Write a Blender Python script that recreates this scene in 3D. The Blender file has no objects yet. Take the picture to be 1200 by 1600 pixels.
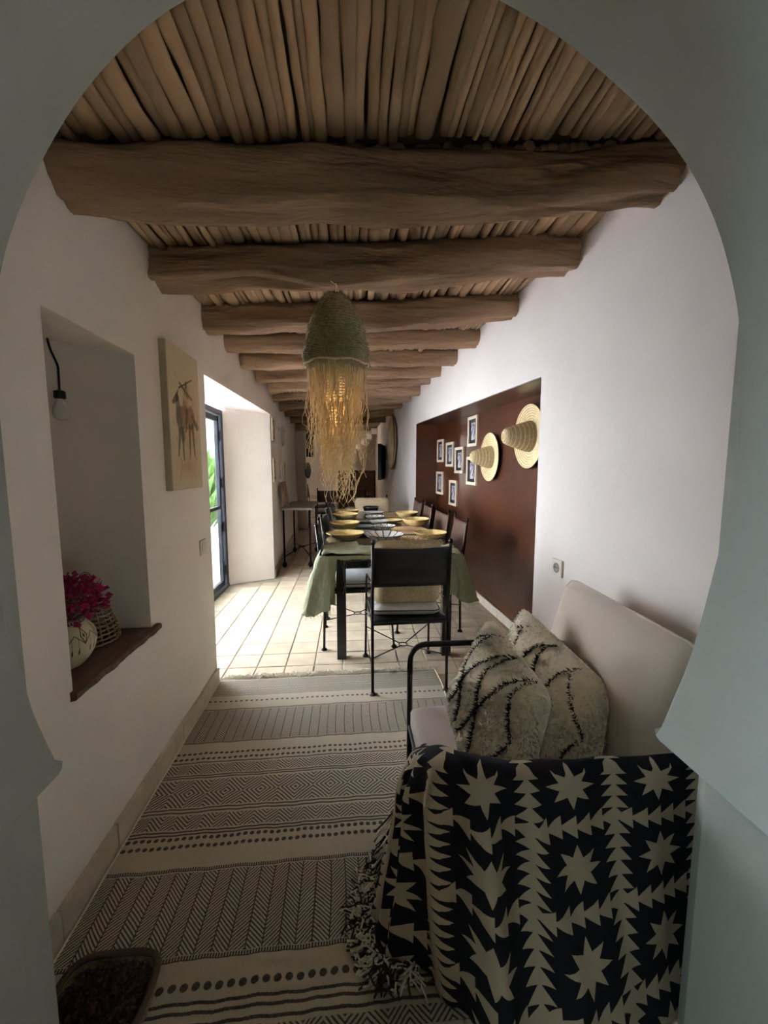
import bpy, math, random
import numpy as np
from mathutils import Vector, Matrix, noise

random.seed(7); rng = np.random.default_rng(7)
PI = math.pi
SC = bpy.context.scene
COL = SC.collection

# ------------------------------------------------------------------ camera
cam_d = bpy.data.cameras.new('camera'); cam = bpy.data.objects.new('camera', cam_d); COL.objects.link(cam)
cam_d.sensor_fit = 'VERTICAL'; cam_d.sensor_height = 24.0; cam_d.lens = 24.0 * 650 / 1600
cam_d.clip_start = 0.02
cam.location = (0, 0, 1.40)
cam.rotation_euler = (math.radians(90 - 6.2), 0, math.radians(-4.7))
SC.camera = cam

# ------------------------------------------------------------------ world: open daylight sky
W = bpy.data.worlds.new('sky'); SC.world = W; W.use_nodes = True
nt = W.node_tree; nt.nodes.clear()
wo = nt.nodes.new('ShaderNodeOutputWorld'); bg = nt.nodes.new('ShaderNodeBackground')
tc = nt.nodes.new('ShaderNodeTexCoord'); sx = nt.nodes.new('ShaderNodeSeparateXYZ'); cr = nt.nodes.new('ShaderNodeValToRGB')
nt.links.new(tc.outputs['Generated'], sx.inputs[0]); nt.links.new(sx.outputs['Z'], cr.inputs[0])
cr.color_ramp.elements[0].color = (1.0, 0.97, 0.93, 1); cr.color_ramp.elements[1].color = (0.80, 0.89, 1.0, 1)
nt.links.new(cr.outputs[0], bg.inputs[0]); bg.inputs[1].default_value = 1.6
nt.links.new(bg.outputs[0], wo.inputs[0])

# ------------------------------------------------------------------ lights
def lamp(name, kind, loc, target, energy, color, **kw):
    d = bpy.data.lights.new(name, kind); o = bpy.data.objects.new(name, d); COL.objects.link(o)
    o.location = loc; d.energy = energy; d.color = color
    for k, v in kw.items(): setattr(d, k, v)
    o.rotation_euler = (Vector(target) - Vector(loc)).to_track_quat('-Z', 'Y').to_euler()
    return o
# the sun over the courtyard (behind the building: it reaches the paving, not the room)
lamp('sun', 'SUN', (7, 1, 8), (-3, 3.4, 0), 66.0, (1.0, 0.97, 0.95), angle=0.01)
# sky portal in the terrace doorway: guides sky sampling only
pl = lamp('door_portal', 'AREA', (-1.62, 3.75, 1.05), (0, 3.75, 1.05), 1.0, (1, 1, 1), shape='RECTANGLE', size=2.6, size_y=2.2)
pl.data.cycles.is_portal = True
# added cool lamp in the near room, standing in for unseen daylight there
lamp('near_room_fill', 'AREA', (-1.35, 0.06, 2.5), (0.75, 0.60, 0.75), 8.5, (0.70, 0.94, 1.0), shape='RECTANGLE', size=0.35, size_y=0.35)
# unseen point light added to lift the dark far kitchen
lamp('kitchen_fill', 'POINT', (-0.2, 11.2, 2.1), (0, 11, 0), 3.0, (1.0, 0.85, 0.7), shadow_soft_size=0.12)

SC.view_settings.view_transform = 'Standard'; SC.view_settings.look = 'None'
SC.view_settings.gamma = 1.0; SC.view_settings.use_curve_mapping = False
SC.view_settings.exposure = 2.0
SC.cycles.max_bounces = 12; SC.cycles.diffuse_bounces = 6; SC.cycles.sample_clamp_indirect = 6.0
SC.cycles.caustics_reflective = False; SC.cycles.caustics_refractive = False

# ================================================================== helpers
class MB:
    """collects geometry for ONE mesh object"""
    def __init__(s): s.v = []; s.f = []; s.uv = {}; s.mi = []; s.cur = 0
    def add(s, vs, fs, uvs=None):
        b = len(s.v); s.v += [tuple(float(c) for c in p) for p in vs]
        if uvs is not None:
            for i, t in enumerate(uvs): s.uv[b + i] = (float(t[0]), float(t[1]))
        for f in fs: s.f.append(tuple(b + i for i in f)); s.mi.append(s.cur)
        return s
    def hexa(s, p):   # 8 points: bottom 4 ccw, top 4 ccw
        return s.add(p, [(3, 2, 1, 0), (4, 5, 6, 7), (0, 1, 5, 4), (1, 2, 6, 5), (2, 3, 7, 6), (3, 0, 4, 7)])
    def box(s, c, d, rz=0.0):
        x, y, z = d[0] / 2, d[1] / 2, d[2] / 2; co, si = math.cos(rz), math.sin(rz)
        P = []
        for zz in (-z, z):
            for a, b in ((-x, -y), (x, -y), (x, y), (-x, y)):
                P.append((c[0] + a * co - b * si, c[1] + a * si + b * co, c[2] + zz))
        return s.hexa(P)
    def bbox(s, x0, x1, y0, y1, z0, z1):
        return s.box(((x0 + x1) / 2, (y0 + y1) / 2, (z0 + z1) / 2), (x1 - x0, y1 - y0, z1 - z0))
    def cbox(s, c, d, ch, rz=0.0):   # box with a chamfered top and bottom edge
        x, y, z = d[0] / 2, d[1] / 2, d[2] / 2; co, si = math.cos(rz), math.sin(rz); P = []
        for zz, k in ((-z, ch), (-z + ch, 0), (z - ch, 0), (z, ch)):
            for a, b in ((-x + k, -y + k), (x - k, -y + k), (x - k, y - k), (-x + k, y - k)):
                P.append((c[0] + a * co - b * si, c[1] + a * si + b * co, c[2] + zz))
        F = [(3, 2, 1, 0), (12, 13, 14, 15)]
        for l in range(3):
            for i in range(4): F.append((l * 4 + i, l * 4 + (i + 1) % 4, l * 4 + 4 + (i + 1) % 4, l * 4 + 4 + i))
        return s.add(P, F)
    def prism(s, poly, z0, z1):
        n = len(poly); P = [(x, y, z0) for x, y in poly] + [(x, y, z1) for x, y in poly]
        F = [tuple(range(n - 1, -1, -1)), tuple(range(n, 2 * n))] + [(i, (i + 1) % n, n + (i + 1) % n, n + i) for i in range(n)]
        return s.add(P, F)
    def tube(s, pts, r, n=8, closed=False, caps=True):
        P = [Vector(p) for p in pts]; m = len(P); R = r if isinstance(r, (list, tuple)) else [r] * m
        V = []; up = None
        for i in range(m):
            if closed: t = P[(i + 1) % m] - P[i - 1]
            else: t = P[min(i + 1, m - 1)] - P[max(i - 1, 0)]
            t.normalize()
            if up is None:
                up = Vector((0, 0, 1)) if abs(t.z) < 0.9 else Vector((1, 0, 0))
            a = t.cross(up)
            if a.length < 1e-5: a = t.orthogonal()
            a.normalize(); b = a.cross(t); b.normalize(); up = b
            for k in range(n):
                w = 2 * PI * k / n; V.append(P[i] + (a * math.cos(w) + b * math.sin(w)) * R[i])
        F = []
        for i in range(m if closed else m - 1):
            j = (i + 1) % m
            for k in range(n): F.append((i * n + k, i * n + (k + 1) % n, j * n + (k + 1) % n, j * n + k))
        if caps and not closed:
            F.append(tuple(range(n - 1, -1, -1))); F.append(tuple((m - 1) * n + k for k in range(n)))
        return s.add(V, F)
    def lathe(s, prof, n=24, c=(0, 0, 0), axis=None, planar_uv=0.0):
        M = Matrix.Identity(3)
        if axis is not None: M = Vector((0, 0, 1)).rotation_difference(Vector(axis)).to_matrix()
        V = []; U = []
        for j, (r, z) in enumerate(prof):
            for k in range(n):
                w = 2 * PI * k / n; p = M @ Vector((r * math.cos(w), r * math.sin(w), z))
                V.append((p.x + c[0], p.y + c[1], p.z + c[2]))
                if planar_uv: U.append((0.5 + r * math.cos(w) / planar_uv, 0.5 + r * math.sin(w) / planar_uv))
                else: U.append((k / n if k <= n / 2 else 1 - k / n, j / max(1, len(prof) - 1)))
        F = []
        for j in range(len(prof) - 1):
            for k in range(n): F.append((j * n + k, j * n + (k + 1) % n, (j + 1) * n + (k + 1) % n, (j + 1) * n + k))
        if prof[0][0] > 1e-4: F.append(tuple(range(n - 1, -1, -1)))
        if prof[-1][0] > 1e-4: F.append(tuple((len(prof) - 1) * n + k for k in range(n)))
        return s.add(V, F, U)
    def ball(s, c, r, n=10, m=6, sc=(1, 1, 1)):
        V = []; F = []
        for j in range(m + 1):
            t = PI * j / m
            for k in range(n):
                w = 2 * PI * k / n
                V.append((c[0] + sc[0] * r * math.sin(t) * math.cos(w), c[1] + sc[1] * r * math.sin(t) * math.sin(w), c[2] + sc[2] * r * math.cos(t)))
        for j in range(m):
            for k in range(n): F.append((j * n + k, (j + 1) * n + k, (j + 1) * n + (k + 1) % n, j * n + (k + 1) % n))
        return s.add(V, F)
    def grid(s, fn, nu, nv, flip=False):
        V = []; U = []; F = []
        for j in range(nv + 1):
            for i in range(nu + 1):
                p = fn(i / nu, j / nv); V.append(p[:3]); U.append(p[3:5] if len(p) >= 5 else (i / nu, j / nv))
        for j in range(nv):
            for i in range(nu):
                a = j * (nu + 1) + i; q = (a, a + 1, a + nu + 2, a + nu + 1)
                F.append(q[::-1] if flip else q)
        return s.add(V, F, U)
    def build(s, name, mats, parent=None, smooth=False, world=True, bevel=0.0, solid=0.0):
        me = bpy.data.meshes.new(name)
        off = Vector((0, 0, 0))
        if parent is not None and world:
            q = parent
            while q is not None: off += q.location; q = q.parent
        me.from_pydata([(x - off.x, y - off.y, z - off.z) for x, y, z in s.v], [], s.f)
        for m in (mats if isinstance(mats, (list, tuple)) else [mats]): me.materials.append(m)
        if any(s.mi): me.polygons.foreach_set('material_index', s.mi)
        if s.uv:
            L = me.uv_layers.new(name='UVMap'); idx = np.empty(len(me.loops), dtype=np.int32); me.loops.foreach_get('vertex_index', idx)
            arr = np.zeros((len(me.vertices), 2), dtype=np.float32)
            for k, t in s.uv.items(): arr[k] = t
            L.data.foreach_set('uv', arr[idx].ravel())
        if smooth: me.polygons.foreach_set('use_smooth', [True] * len(me.polygons))
        me.update()
        o = bpy.data.objects.new(name, me); COL.objects.link(o)
        if parent is not None: o.parent = parent
        if bevel:
            b = o.modifiers.new('bevel', 'BEVEL'); b.width = bevel; b.segments = 2; b.limit_method = 'ANGLE'
            if not smooth: me.polygons.foreach_set('use_smooth', [False] * len(me.polygons))
        if solid:
            b = o.modifiers.new('thick', 'SOLIDIFY'); b.thickness = solid; b.offset = 0
        return o

def tag(o, label=None, cat=None, group=None, kind=None):
    if label: o['label'] = label
    if cat: o['category'] = cat
    if group: o['group'] = group
    if kind: o['kind'] = kind
    return o
def thing(name, label, cat, loc=(0, 0, 0), group=None):
    o = bpy.data.objects.new(name, None); COL.objects.link(o); o.location = loc; o.empty_display_size = 0.05
    return tag(o, label, cat, group)
def struct(o): o['kind'] = 'structure'; return o
def stuff(o): o['kind'] = 'stuff'; return o
def copy_tree(o, parent=None):
    c = o.copy(); COL.objects.link(c)
    if parent is not None: c.parent = parent
    for ch in list(o.children): copy_tree(ch, c)
    return c
def inst(src, name, parent, loc, rot=(0, 0, 0), scale=(1, 1, 1)):   # another object on the same mesh
    o = bpy.data.objects.new(name, src.data if hasattr(src, 'data') else src); COL.objects.link(o); o.parent = parent
    off = Vector((0, 0, 0)); q = parent
    while q is not None: off += q.location; q = q.parent
    o.location = Vector(loc) - off; o.rotation_euler = rot; o.scale = scale
    return o
def catmull(P, n):
    P = [Vector(p) for p in P]; out = []
    for i in range(len(P) - 1):
        p0 = P[max(i - 1, 0)]; p1 = P[i]; p2 = P[i + 1]; p3 = P[min(i + 2, len(P) - 1)]
        for k in range(n):
            t = k / n
            out.append(0.5 * ((2 * p1) + (p2 - p0) * t + (2 * p0 - 5 * p1 + 4 * p2 - p3) * t * t + (3 * p1 - p0 - 3 * p2 + p3) * t ** 3))
    out.append(P[-1]); return out

# ------------------------------------------------------------------ materials
def M(name, col, rough=0.7, metal=0.0, var=0.0, vscale=8.0, bump=0.0, bscale=40.0, stretch=(1, 1, 1), col2=None, rnd=0.0, coat=0.0, spec=0.4, dist=0.02, detail=4.0, sheen=0.0, trans=0.0):
    m = bpy.data.materials.new(name); m.use_nodes = True; t = m.node_tree; b = t.nodes['Principled BSDF']
    b.inputs['Base Color'].default_value = (*col, 1); b.inputs['Roughness'].default_value = rough; b.inputs['Metallic'].default_value = metal
    b.inputs['Specular IOR Level'].default_value = spec
    if coat: b.inputs['Coat Weight'].default_value = coat; b.inputs['Coat Roughness'].default_value = 0.12
    if sheen: b.inputs['Sheen Weight'].default_value = sheen
    mp = None
    def coords():
        nonlocal mp
        if mp is None:
            c = t.nodes.new('ShaderNodeTexCoord'); mp = t.nodes.new('ShaderNodeMapping'); mp.inputs['Scale'].default_value = stretch
            t.links.new(c.outputs['Object'], mp.inputs[0])
        return mp.outputs[0]
    out = None
    if var or col2:
        n = t.nodes.new('ShaderNodeTexNoise'); n.inputs['Scale'].default_value = vscale; n.inputs['Detail'].default_value = detail
        t.links.new(coords(), n.inputs['Vector']); r = t.nodes.new('ShaderNodeValToRGB')
        c2 = col2 if col2 else tuple(c * (1 - var) for c in col)
        r.color_ramp.elements[0].position = 0.32; r.color_ramp.elements[1].position = 0.68
        r.color_ramp.elements[0].color = (*c2, 1); r.color_ramp.elements[1].color = (*col, 1)
        t.links.new(n.outputs['Fac'], r.inputs[0]); out = r.outputs[0]
    if rnd:
        oi = t.nodes.new('ShaderNodeObjectInfo'); hs = t.nodes.new('ShaderNodeHueSaturation')
        mr = t.nodes.new('ShaderNodeMapRange'); mr.inputs['To Min'].default_value = 1 - rnd; mr.inputs['To Max'].default_value = 1 + rnd
        t.links.new(oi.outputs['Random'], mr.inputs['Value']); t.links.new(mr.outputs[0], hs.inputs['Value'])
        if out is not None: t.links.new(out, hs.inputs['Color'])
        else: hs.inputs['Color'].default_value = (*col, 1)
        out = hs.outputs[0]
    if out is not None: t.links.new(out, b.inputs['Base Color'])
    if bump:
        n2 = t.nodes.new('ShaderNodeTexNoise'); n2.inputs['Scale'].default_value = bscale; n2.inputs['Detail'].default_value = 6.0
        t.links.new(coords(), n2.inputs['Vector']); bm = t.nodes.new('ShaderNodeBump'); bm.inputs['Strength'].default_value = bump; bm.inputs['Distance'].default_value = dist
        t.links.new(n2.outputs['Fac'], bm.inputs['Height']); t.links.new(bm.outputs[0], b.inputs['Normal'])
    if trans:
        tr = t.nodes.new('ShaderNodeBsdfTranslucent'); tr.inputs[0].default_value = (*col, 1); mx = t.nodes.new('ShaderNodeMixShader'); mx.inputs[0].default_value = trans
        t.links.new(b.outputs[0], mx.inputs[1]); t.links.new(tr.outputs[0], mx.inputs[2]); t.links.new(mx.outputs[0], t.nodes['Material Output'].inputs[0])
    return m
def image_mat(name, arr, rough=0.9, bump=0.0, bscale=600.0, sheen=0.0):
    """arr (h, w, 3) linear colours drawn by numpy below; row 0 = v 0"""
    h, w = arr.shape[:2]; im = bpy.data.images.new(name, w, h, float_buffer=True); im.colorspace_settings.name = 'Linear Rec.709'
    px = np.ones((h, w, 4), dtype=np.float32); px[..., :3] = arr; im.pixels.foreach_set(px.ravel()); im.pack()
    m = bpy.data.materials.new(name); m.use_nodes = True; t = m.node_tree; b = t.nodes['Principled BSDF']
    b.inputs['Roughness'].default_value = rough; b.inputs['Specular IOR Level'].default_value = 0.25
    if sheen: b.inputs['Sheen Weight'].default_value = sheen
    ti = t.nodes.new('ShaderNodeTexImage'); ti.image = im; ti.extension = 'REPEAT'; t.links.new(ti.outputs[0], b.inputs['Base Color'])
    if bump:
        c = t.nodes.new('ShaderNodeTexCoord'); n2 = t.nodes.new('ShaderNodeTexNoise'); n2.inputs['Scale'].default_value = bscale
        t.links.new(c.outputs['Object'], n2.inputs['Vector']); bm = t.nodes.new('ShaderNodeBump'); bm.inputs['Strength'].default_value = bump; bm.inputs['Distance'].default_value = 0.004
        t.links.new(n2.outputs['Fac'], bm.inputs['Height']); t.links.new(bm.outputs[0], b.inputs['Normal'])
    return m
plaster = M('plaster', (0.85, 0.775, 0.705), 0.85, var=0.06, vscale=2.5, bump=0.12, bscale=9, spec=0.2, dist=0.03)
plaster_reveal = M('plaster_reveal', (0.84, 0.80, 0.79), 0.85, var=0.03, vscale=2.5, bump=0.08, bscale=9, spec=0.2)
plaster_shaded = M('plaster_shaded', (0.365, 0.37, 0.335), 0.88, var=0.05, vscale=4, bump=0.10, bscale=30, spec=0.2, dist=0.01)  # corridor plaster with the arch's shade put into its colour
tadelakt = M('brown_tadelakt', (0.082, 0.023, 0.008), 0.33, var=0.45, vscale=2.2, bump=0.05, bscale=12, spec=0.5, coat=0.25)
stone = M('cream_stone', (0.62, 0.52, 0.40), 0.55, var=0.2, vscale=10, bump=0.1, bscale=30)
tile_m = M('terracotta_tile', (0.68, 0.54, 0.385), 0.5, var=0.22, vscale=6, bump=0.12, bscale=14, rnd=0.14, dist=0.01)
grout_m = M('grout', (0.52, 0.43, 0.32), 0.9, var=0.2)
beam_m = M('beam_wood', (0.40, 0.26, 0.16), 0.85, col2=(0.24, 0.15, 0.09), vscale=7, bump=1.0, bscale=13, stretch=(0.2, 1, 1), dist=0.055)
cane_m = M('cane', (0.50, 0.335, 0.20), 0.8, col2=(0.34, 0.215, 0.12), vscale=9, bump=0.4, bscale=30, stretch=(1, 0.12, 1), rnd=0.28)
mud = M('mud', (0.20, 0.13, 0.08), 0.95, var=0.3)
iron = M('dark_iron', (0.028, 0.022, 0.02), 0.42, metal=0.6, var=0.3, vscale=20, bump=0.1, bscale=90)
iron_door = M('door_steel', (0.025, 0.028, 0.038), 0.4, metal=0.4, var=0.2)
leather = M('dark_leather', (0.016, 0.014, 0.014), 0.45, var=0.35, vscale=14, bump=0.2, bscale=160, dist=0.004)
leather_brown = M('brown_leather', (0.10, 0.055, 0.035), 0.5, var=0.35, vscale=14, bump=0.2, bscale=160, dist=0.004)
black_wood = M('black_wood', (0.012, 0.011, 0.012), 0.22, var=0.3, stretch=(4, 0.4, 4), coat=0.3)
white_cloth = M('white_cotton', (0.74, 0.72, 0.68), 0.9, var=0.08, vscale=14, bump=0.3, bscale=60, sheen=0.2)
beige_cloth = M('beige_weave', (0.56, 0.44, 0.27), 0.95, var=0.25, vscale=60, bump=0.4, bscale=220, dist=0.006)
sofa_cloth = M('taupe_upholstery', (0.43, 0.35, 0.30), 0.92, var=0.06, vscale=4, bump=0.15, bscale=300, dist=0.003, sheen=0.25)
back_cloth = M('linen_upholstery', (0.47, 0.39, 0.305), 0.92, var=0.06, vscale=4, bump=0.2, bscale=300, dist=0.003, sheen=0.25)
wool = M('cream_wool', (0.95, 0.83, 0.64), 0.95, var=0.10, vscale=40, sheen=0.3)
wool_dark = M('dark_wool', (0.035, 0.028, 0.024), 0.95)
gauze = M('green_gauze', (0.42, 0.43, 0.28), 0.95, var=0.25, vscale=30, bump=0.3, bscale=200, dist=0.004, trans=0.35)
raffia = M('raffia', (0.93, 0.79, 0.50), 0.7, col2=(0.80, 0.63, 0.36), vscale=20, trans=0.3)
grass_weave = M('woven_grass', (0.54, 0.47, 0.28), 0.8, col2=(0.34, 0.30, 0.16), vscale=60, bump=0.3, bscale=200, trans=0.15)
straw = M('straw', (0.74, 0.58, 0.32), 0.75, col2=(0.60, 0.44, 0.22), vscale=30, bump=0.3, bscale=160, dist=0.005)
straw_dark = M('straw_stitch', (0.40, 0.29, 0.14), 0.8, var=0.3, vscale=60, bump=0.3, bscale=160, dist=0.005)
bowl_m = M('palm_bowl', (0.70, 0.51, 0.21), 0.6, var=0.25, vscale=30, bump=0.2, bscale=100, dist=0.004)
ceramic = M('white_ceramic', (0.72, 0.69, 0.64), 0.3, var=0.05)
ceramic_dark = M('dark_glaze', (0.02, 0.02, 0.022), 0.2)
grey_ceramic = M('grey_ceramic', (0.22, 0.20, 0.18), 0.35, var=0.2)
frame_m = M('cream_frame', (0.74, 0.64, 0.47), 0.55, var=0.1, vscale=30)
mount_m = M('black_mount', (0.012, 0.010, 0.010), 0.6)
photo_m = M('faded_photo', (0.62, 0.58, 0.62), 0.5, col2=(0.06, 0.045, 0.08), vscale=22, detail=3)
plastic = M('cream_plastic', (0.72, 0.65, 0.53), 0.4)
plastic_dark = M('socket_well', (0.20, 0.17, 0.13), 0.5)
sill_m = M('old_plank', (0.15, 0.085, 0.055), 0.75, col2=(0.08, 0.043, 0.028), vscale=8, bump=0.5, bscale=20, stretch=(1, 0.2, 1))
wicker = M('wicker', (0.30, 0.21, 0.12), 0.75, col2=(0.19, 0.125, 0.065), vscale=60, bump=0.3, bscale=150)
petal = M('magenta_petals', (0.36, 0.012, 0.10), 0.6, col2=(0.19, 0.004, 0.05), vscale=30, trans=0.25)
petal_dry = M('dried_petals', (0.12, 0.035, 0.05), 0.8, col2=(0.05, 0.018, 0.024), vscale=40)
leaf_m = M('green_leaf', (0.10, 0.19, 0.04), 0.5, col2=(0.05, 0.11, 0.02), vscale=12, trans=0.3)
bulb_m = M('milk_bulb', (0.62, 0.58, 0.52), 0.25)
paving_m = M('courtyard_paving', (0.69, 0.66, 0.74), 0.85, var=0.2, vscale=4)
render_m = M('bounce_wall_render', (0.57, 0.59, 0.70), 0.9, var=0.15)
grey_wood = M('grey_wood', (0.30, 0.27, 0.23), 0.6, var=0.3, stretch=(6, 0.5, 6))
kitchen_brown = M('kitchen_brown', (0.085, 0.04, 0.025), 0.5, var=0.3)
canvas_edge = M('canvas_edge', (0.50, 0.40, 0.28), 0.9, var=0.1)
fringe_m = M('cotton_fringe', (0.72, 0.64, 0.50), 0.95)
glass = bpy.data.materials.new('pane_glass'); glass.use_nodes = True
_t = glass.node_tree; _t.nodes.clear(); _o = _t.nodes.new('ShaderNodeOutputMaterial'); _g = _t.nodes.new('ShaderNodeBsdfGlossy'); _r = _t.nodes.new('ShaderNodeBsdfTransparent'); _x = _t.nodes.new('ShaderNodeMixShader')
_g.inputs['Roughness'].default_value = 0.02; _r.inputs[0].default_value = (0.9, 0.95, 0.93, 1); _x.inputs[0].default_value = 0.06; _t.links.new(_r.outputs[0], _x.inputs[1]); _t.links.new(_g.outputs[0], _x.inputs[2]); _t.links.new(_x.outputs[0], _o.inputs[0])

# ================================================================== THE ROOM
XR = lambda y: 1.234 - 0.05 * y                   # front face of the right wall
XB = lambda y: 1.5425 - 0.047 * y                 # back of the brown recess
ZC = lambda x: 2.355 + (x + 0.87) * 0.085          # underside of the canes (rises to the right)

# ---- floor slab and tiles
floor = MB().bbox(-2.2, 2.0, -3.0, 14.0, -0.20, -0.006).build('floor', grout_m); struct(floor)
tb = MB().cbox((0, 0, -0.006), (0.191, 0.191, 0.014), 0.0025)
tile_src = None; rest = MB(); cnt = 0
for j in range(40):
    for i in range(-5, 9):
        x = 0.20 * i - 0.06 + 0.10; y = 2.55 + 0.2 * j + 0.001 * (i % 3)
        if x > XB(y) - 0.08: continue
        if x < -0.88 and not (2.75 < y < 5.0): continue
        if x < -1.40 + 0.0: continue
        if y > 6.35 and x < -1.0: continue
        dz = random.uniform(-0.0015, 0.0005); rx = random.uniform(-.006, .006); ry = random.uniform(-.006, .006)
        if y < 6.6 and cnt < 298:
            if tile_src is None:
                tile_src = tb.build('tile', tile_m, floor); tile_src.location = (x, y, dz)
            else: inst(tile_src, 'tile', floor, (x, y, dz), (rx, ry, random.choice((0, PI / 2, PI)) + random.uniform(-.008, .008)))
            cnt += 1
        else: rest.box((x, y, -0.005 + dz), (0.191, 0.191, 0.012))
for j in range(11):       # the tiles of the door step recess
    for i in (-7, -6):
        x = 0.2 * i + 0.04; y = 2.75 + 0.2 * j
        if y < 5.0 - max(0, (-0.96 - x)) * 0.4 - 0.1: rest.box((x, y, -0.005), (0.191, 0.191, 0.012))
for j in range(12):       # bare tiles beside the rug
    for i in range(14):
        x = -0.76 + 0.2 * i - 0.06; y = 0.1 + 0.2 * j
        if x < XR(y) - 0.1: rest.box((x, y, -0.005), (0.191, 0.191, 0.012))
stuff(rest.build('tile_bed', tile_m, floor))

# ---- left wall: niche, terrace doorway
wl = MB(); ZT = 2.75
wl.bbox(-1.47, -0.87, 0.84, 1.31, 0, ZT)
wl.bbox(-1.47, -0.87, 1.31, 1.83, 0, 0.675)
wl.hexa([(-1.47, 1.31, 1.93), (-0.87, 1.31, 1.857), (-0.87, 1.83, 1.853), (-1.47, 1.83, 1.945), (-1.47, 1.31, ZT), (-0.87, 1.31, ZT), (-0.87, 1.83, ZT), (-1.47, 1.83, ZT)])
wl.bbox(-1.47, -1.36, 1.31, 1.83, 0.675, 2.0)
wl.bbox(-1.47, -0.87, 1.83, 2.66, 0, ZT)
wl.hexa([(-1.47, 2.66, 2.06), (-0.87, 2.66, 1.953), (-0.955, 5.22, 2.035), (-1.47, 5.22, 2.07), (-1.47, 2.66, ZT), (-0.87, 2.66, ZT), (-0.955, 5.22, ZT), (-1.47, 5.22, ZT)])
wl.prism([(-1.47, 4.95), (-0.955, 5.22), (-0.995, 6.0), (-1.47, 6.0)], 0, ZT)
wl.prism([(-1.47, 6.0), (-0.995, 6.0), (-1.02, 6.42), (-1.47, 6.42)], 1.95, ZT)      # above the slim niche
wl.prism([(-1.47, 6.0), (-0.995, 6.0), (-1.02, 6.42), (-1.47, 6.42)], 0, 1.22)
wl.prism([(-1.47, 6.0), (-1.20, 6.0), (-1.22, 6.42), (-1.47, 6.42)], 1.22, 1.95)
wl.prism([(-1.47, 6.42), (-1.02, 6.42), (-1.18, 9.5), (-1.47, 9.5)], 0, ZT)
wall_left = struct(wl.build('wall_left', plaster))
# ---- right wall with the deep brown recess
wr = MB(); Y0, Y1 = 2.40, 5.90
wr.prism([(XR(0.84), 0.84), (1.95, 0.84), (1.95, Y0), (XR(Y0), Y0)], 0, 2.9)
wr.prism([(XR(Y1), Y1), (1.95, 6.12), (1.95, 13.2), (XR(8.9), 13.2), (XR(8.9), 8.9)], 0, 2.9)
wr.hexa([(XR(Y0), Y0, 1.92), (1.95, Y0, 1.92), (1.95, 6.12, 2.0), (XR(Y1), Y1, 2.0), (XR(Y0), Y0, 2.9), (1.95, Y0, 2.9), (1.95, 6.12, 2.9), (XR(Y1), Y1, 2.9)])
wall_right = struct(wr.build('wall_right', plaster))
rc = MB(); e = 0.004
rc.prism([(XB(Y0), Y0 + e), (1.80, Y0 + e), (1.80, 6.10), (XB(6.1), 6.10)], 0, 1.99)                       # back
rc.add([(XR(Y0) + e, Y0 + e, 1.914), (1.6, Y0 + e, 1.914), (1.3, 6.05, 1.994), (XR(Y1) + e, Y1 - e, 1.994)], [(0, 1, 2, 3)])   # soffit coat
rc.prism([(XR(Y1) + e, Y1 - 2 * e), (1.3, 5.962), (1.3, 5.97), (XR(Y1) + e, Y1 - e)], 0, 1.995)
rc.prism([(XR(Y0) + e, Y0 + e), (1.6, Y0 + e), (1.6, Y0 + 2 * e), (XR(Y0) + e, Y0 + 2 * e)], 0, 1.914)
recess = struct(rc.build('wall_recess', tadelakt))
# ---- baseboards (stone)
def base(name, p, q, h, t, nx, ny, n):
    o = struct(MB().prism([p, q, (q[0] + nx * t, q[1] + ny * t), (p[0] + nx * t, p[1] + ny * t)], 0, h).build(name, stone))
    return o
def base_run(name, p, q, h, t, n):     # stones set end to end along a wall, each its own piece
    P, Q = Vector((*p, 0)), Vector((*q, 0)); d = (Q - P); L = d.length; d.normalize(); nn = Vector((-d.y, d.x, 0))
    root = None
    for k in range(n):
        a = P + d * (L * k / n + 0.002); b = P + d * (L * (k + 1) / n - 0.002); tt = t * (1 + 0.12 * (k % 2)); hh = h + random.uniform(-.004, .004)
        m = MB().prism([(a.x, a.y), (b.x, b.y), (b.x + nn.x * tt, b.y + nn.y * tt), (a.x + nn.x * tt, a.y + nn.y * tt)], 0, hh)
        if root is None: root = struct(m.build(name, stone, bevel=0.003))
        else: m.build('skirting_stone', stone, root, bevel=0.003)
base_run('baseboard_left', (-0.87, 2.66), (-0.87, 0.86), 0.105, 0.016, 6)
base_run('baseboard_door', (-0.955, 5.22), (-1.455, 4.96), 0.13, -0.014, 2)
base_run('baseboard_right', (XB(6.0), 6.0), (XB(2.45), 2.45), 0.085, -0.02, 9)
base_run('baseboard_sofa', (XR(2.38), 2.38), (XR(0.88), 0.88), 0.085, -0.02, 4)
base_run('baseboard_far', (-0.96, 5.25), (-1.17, 9.45), 0.11, -0.016, 8)
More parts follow.
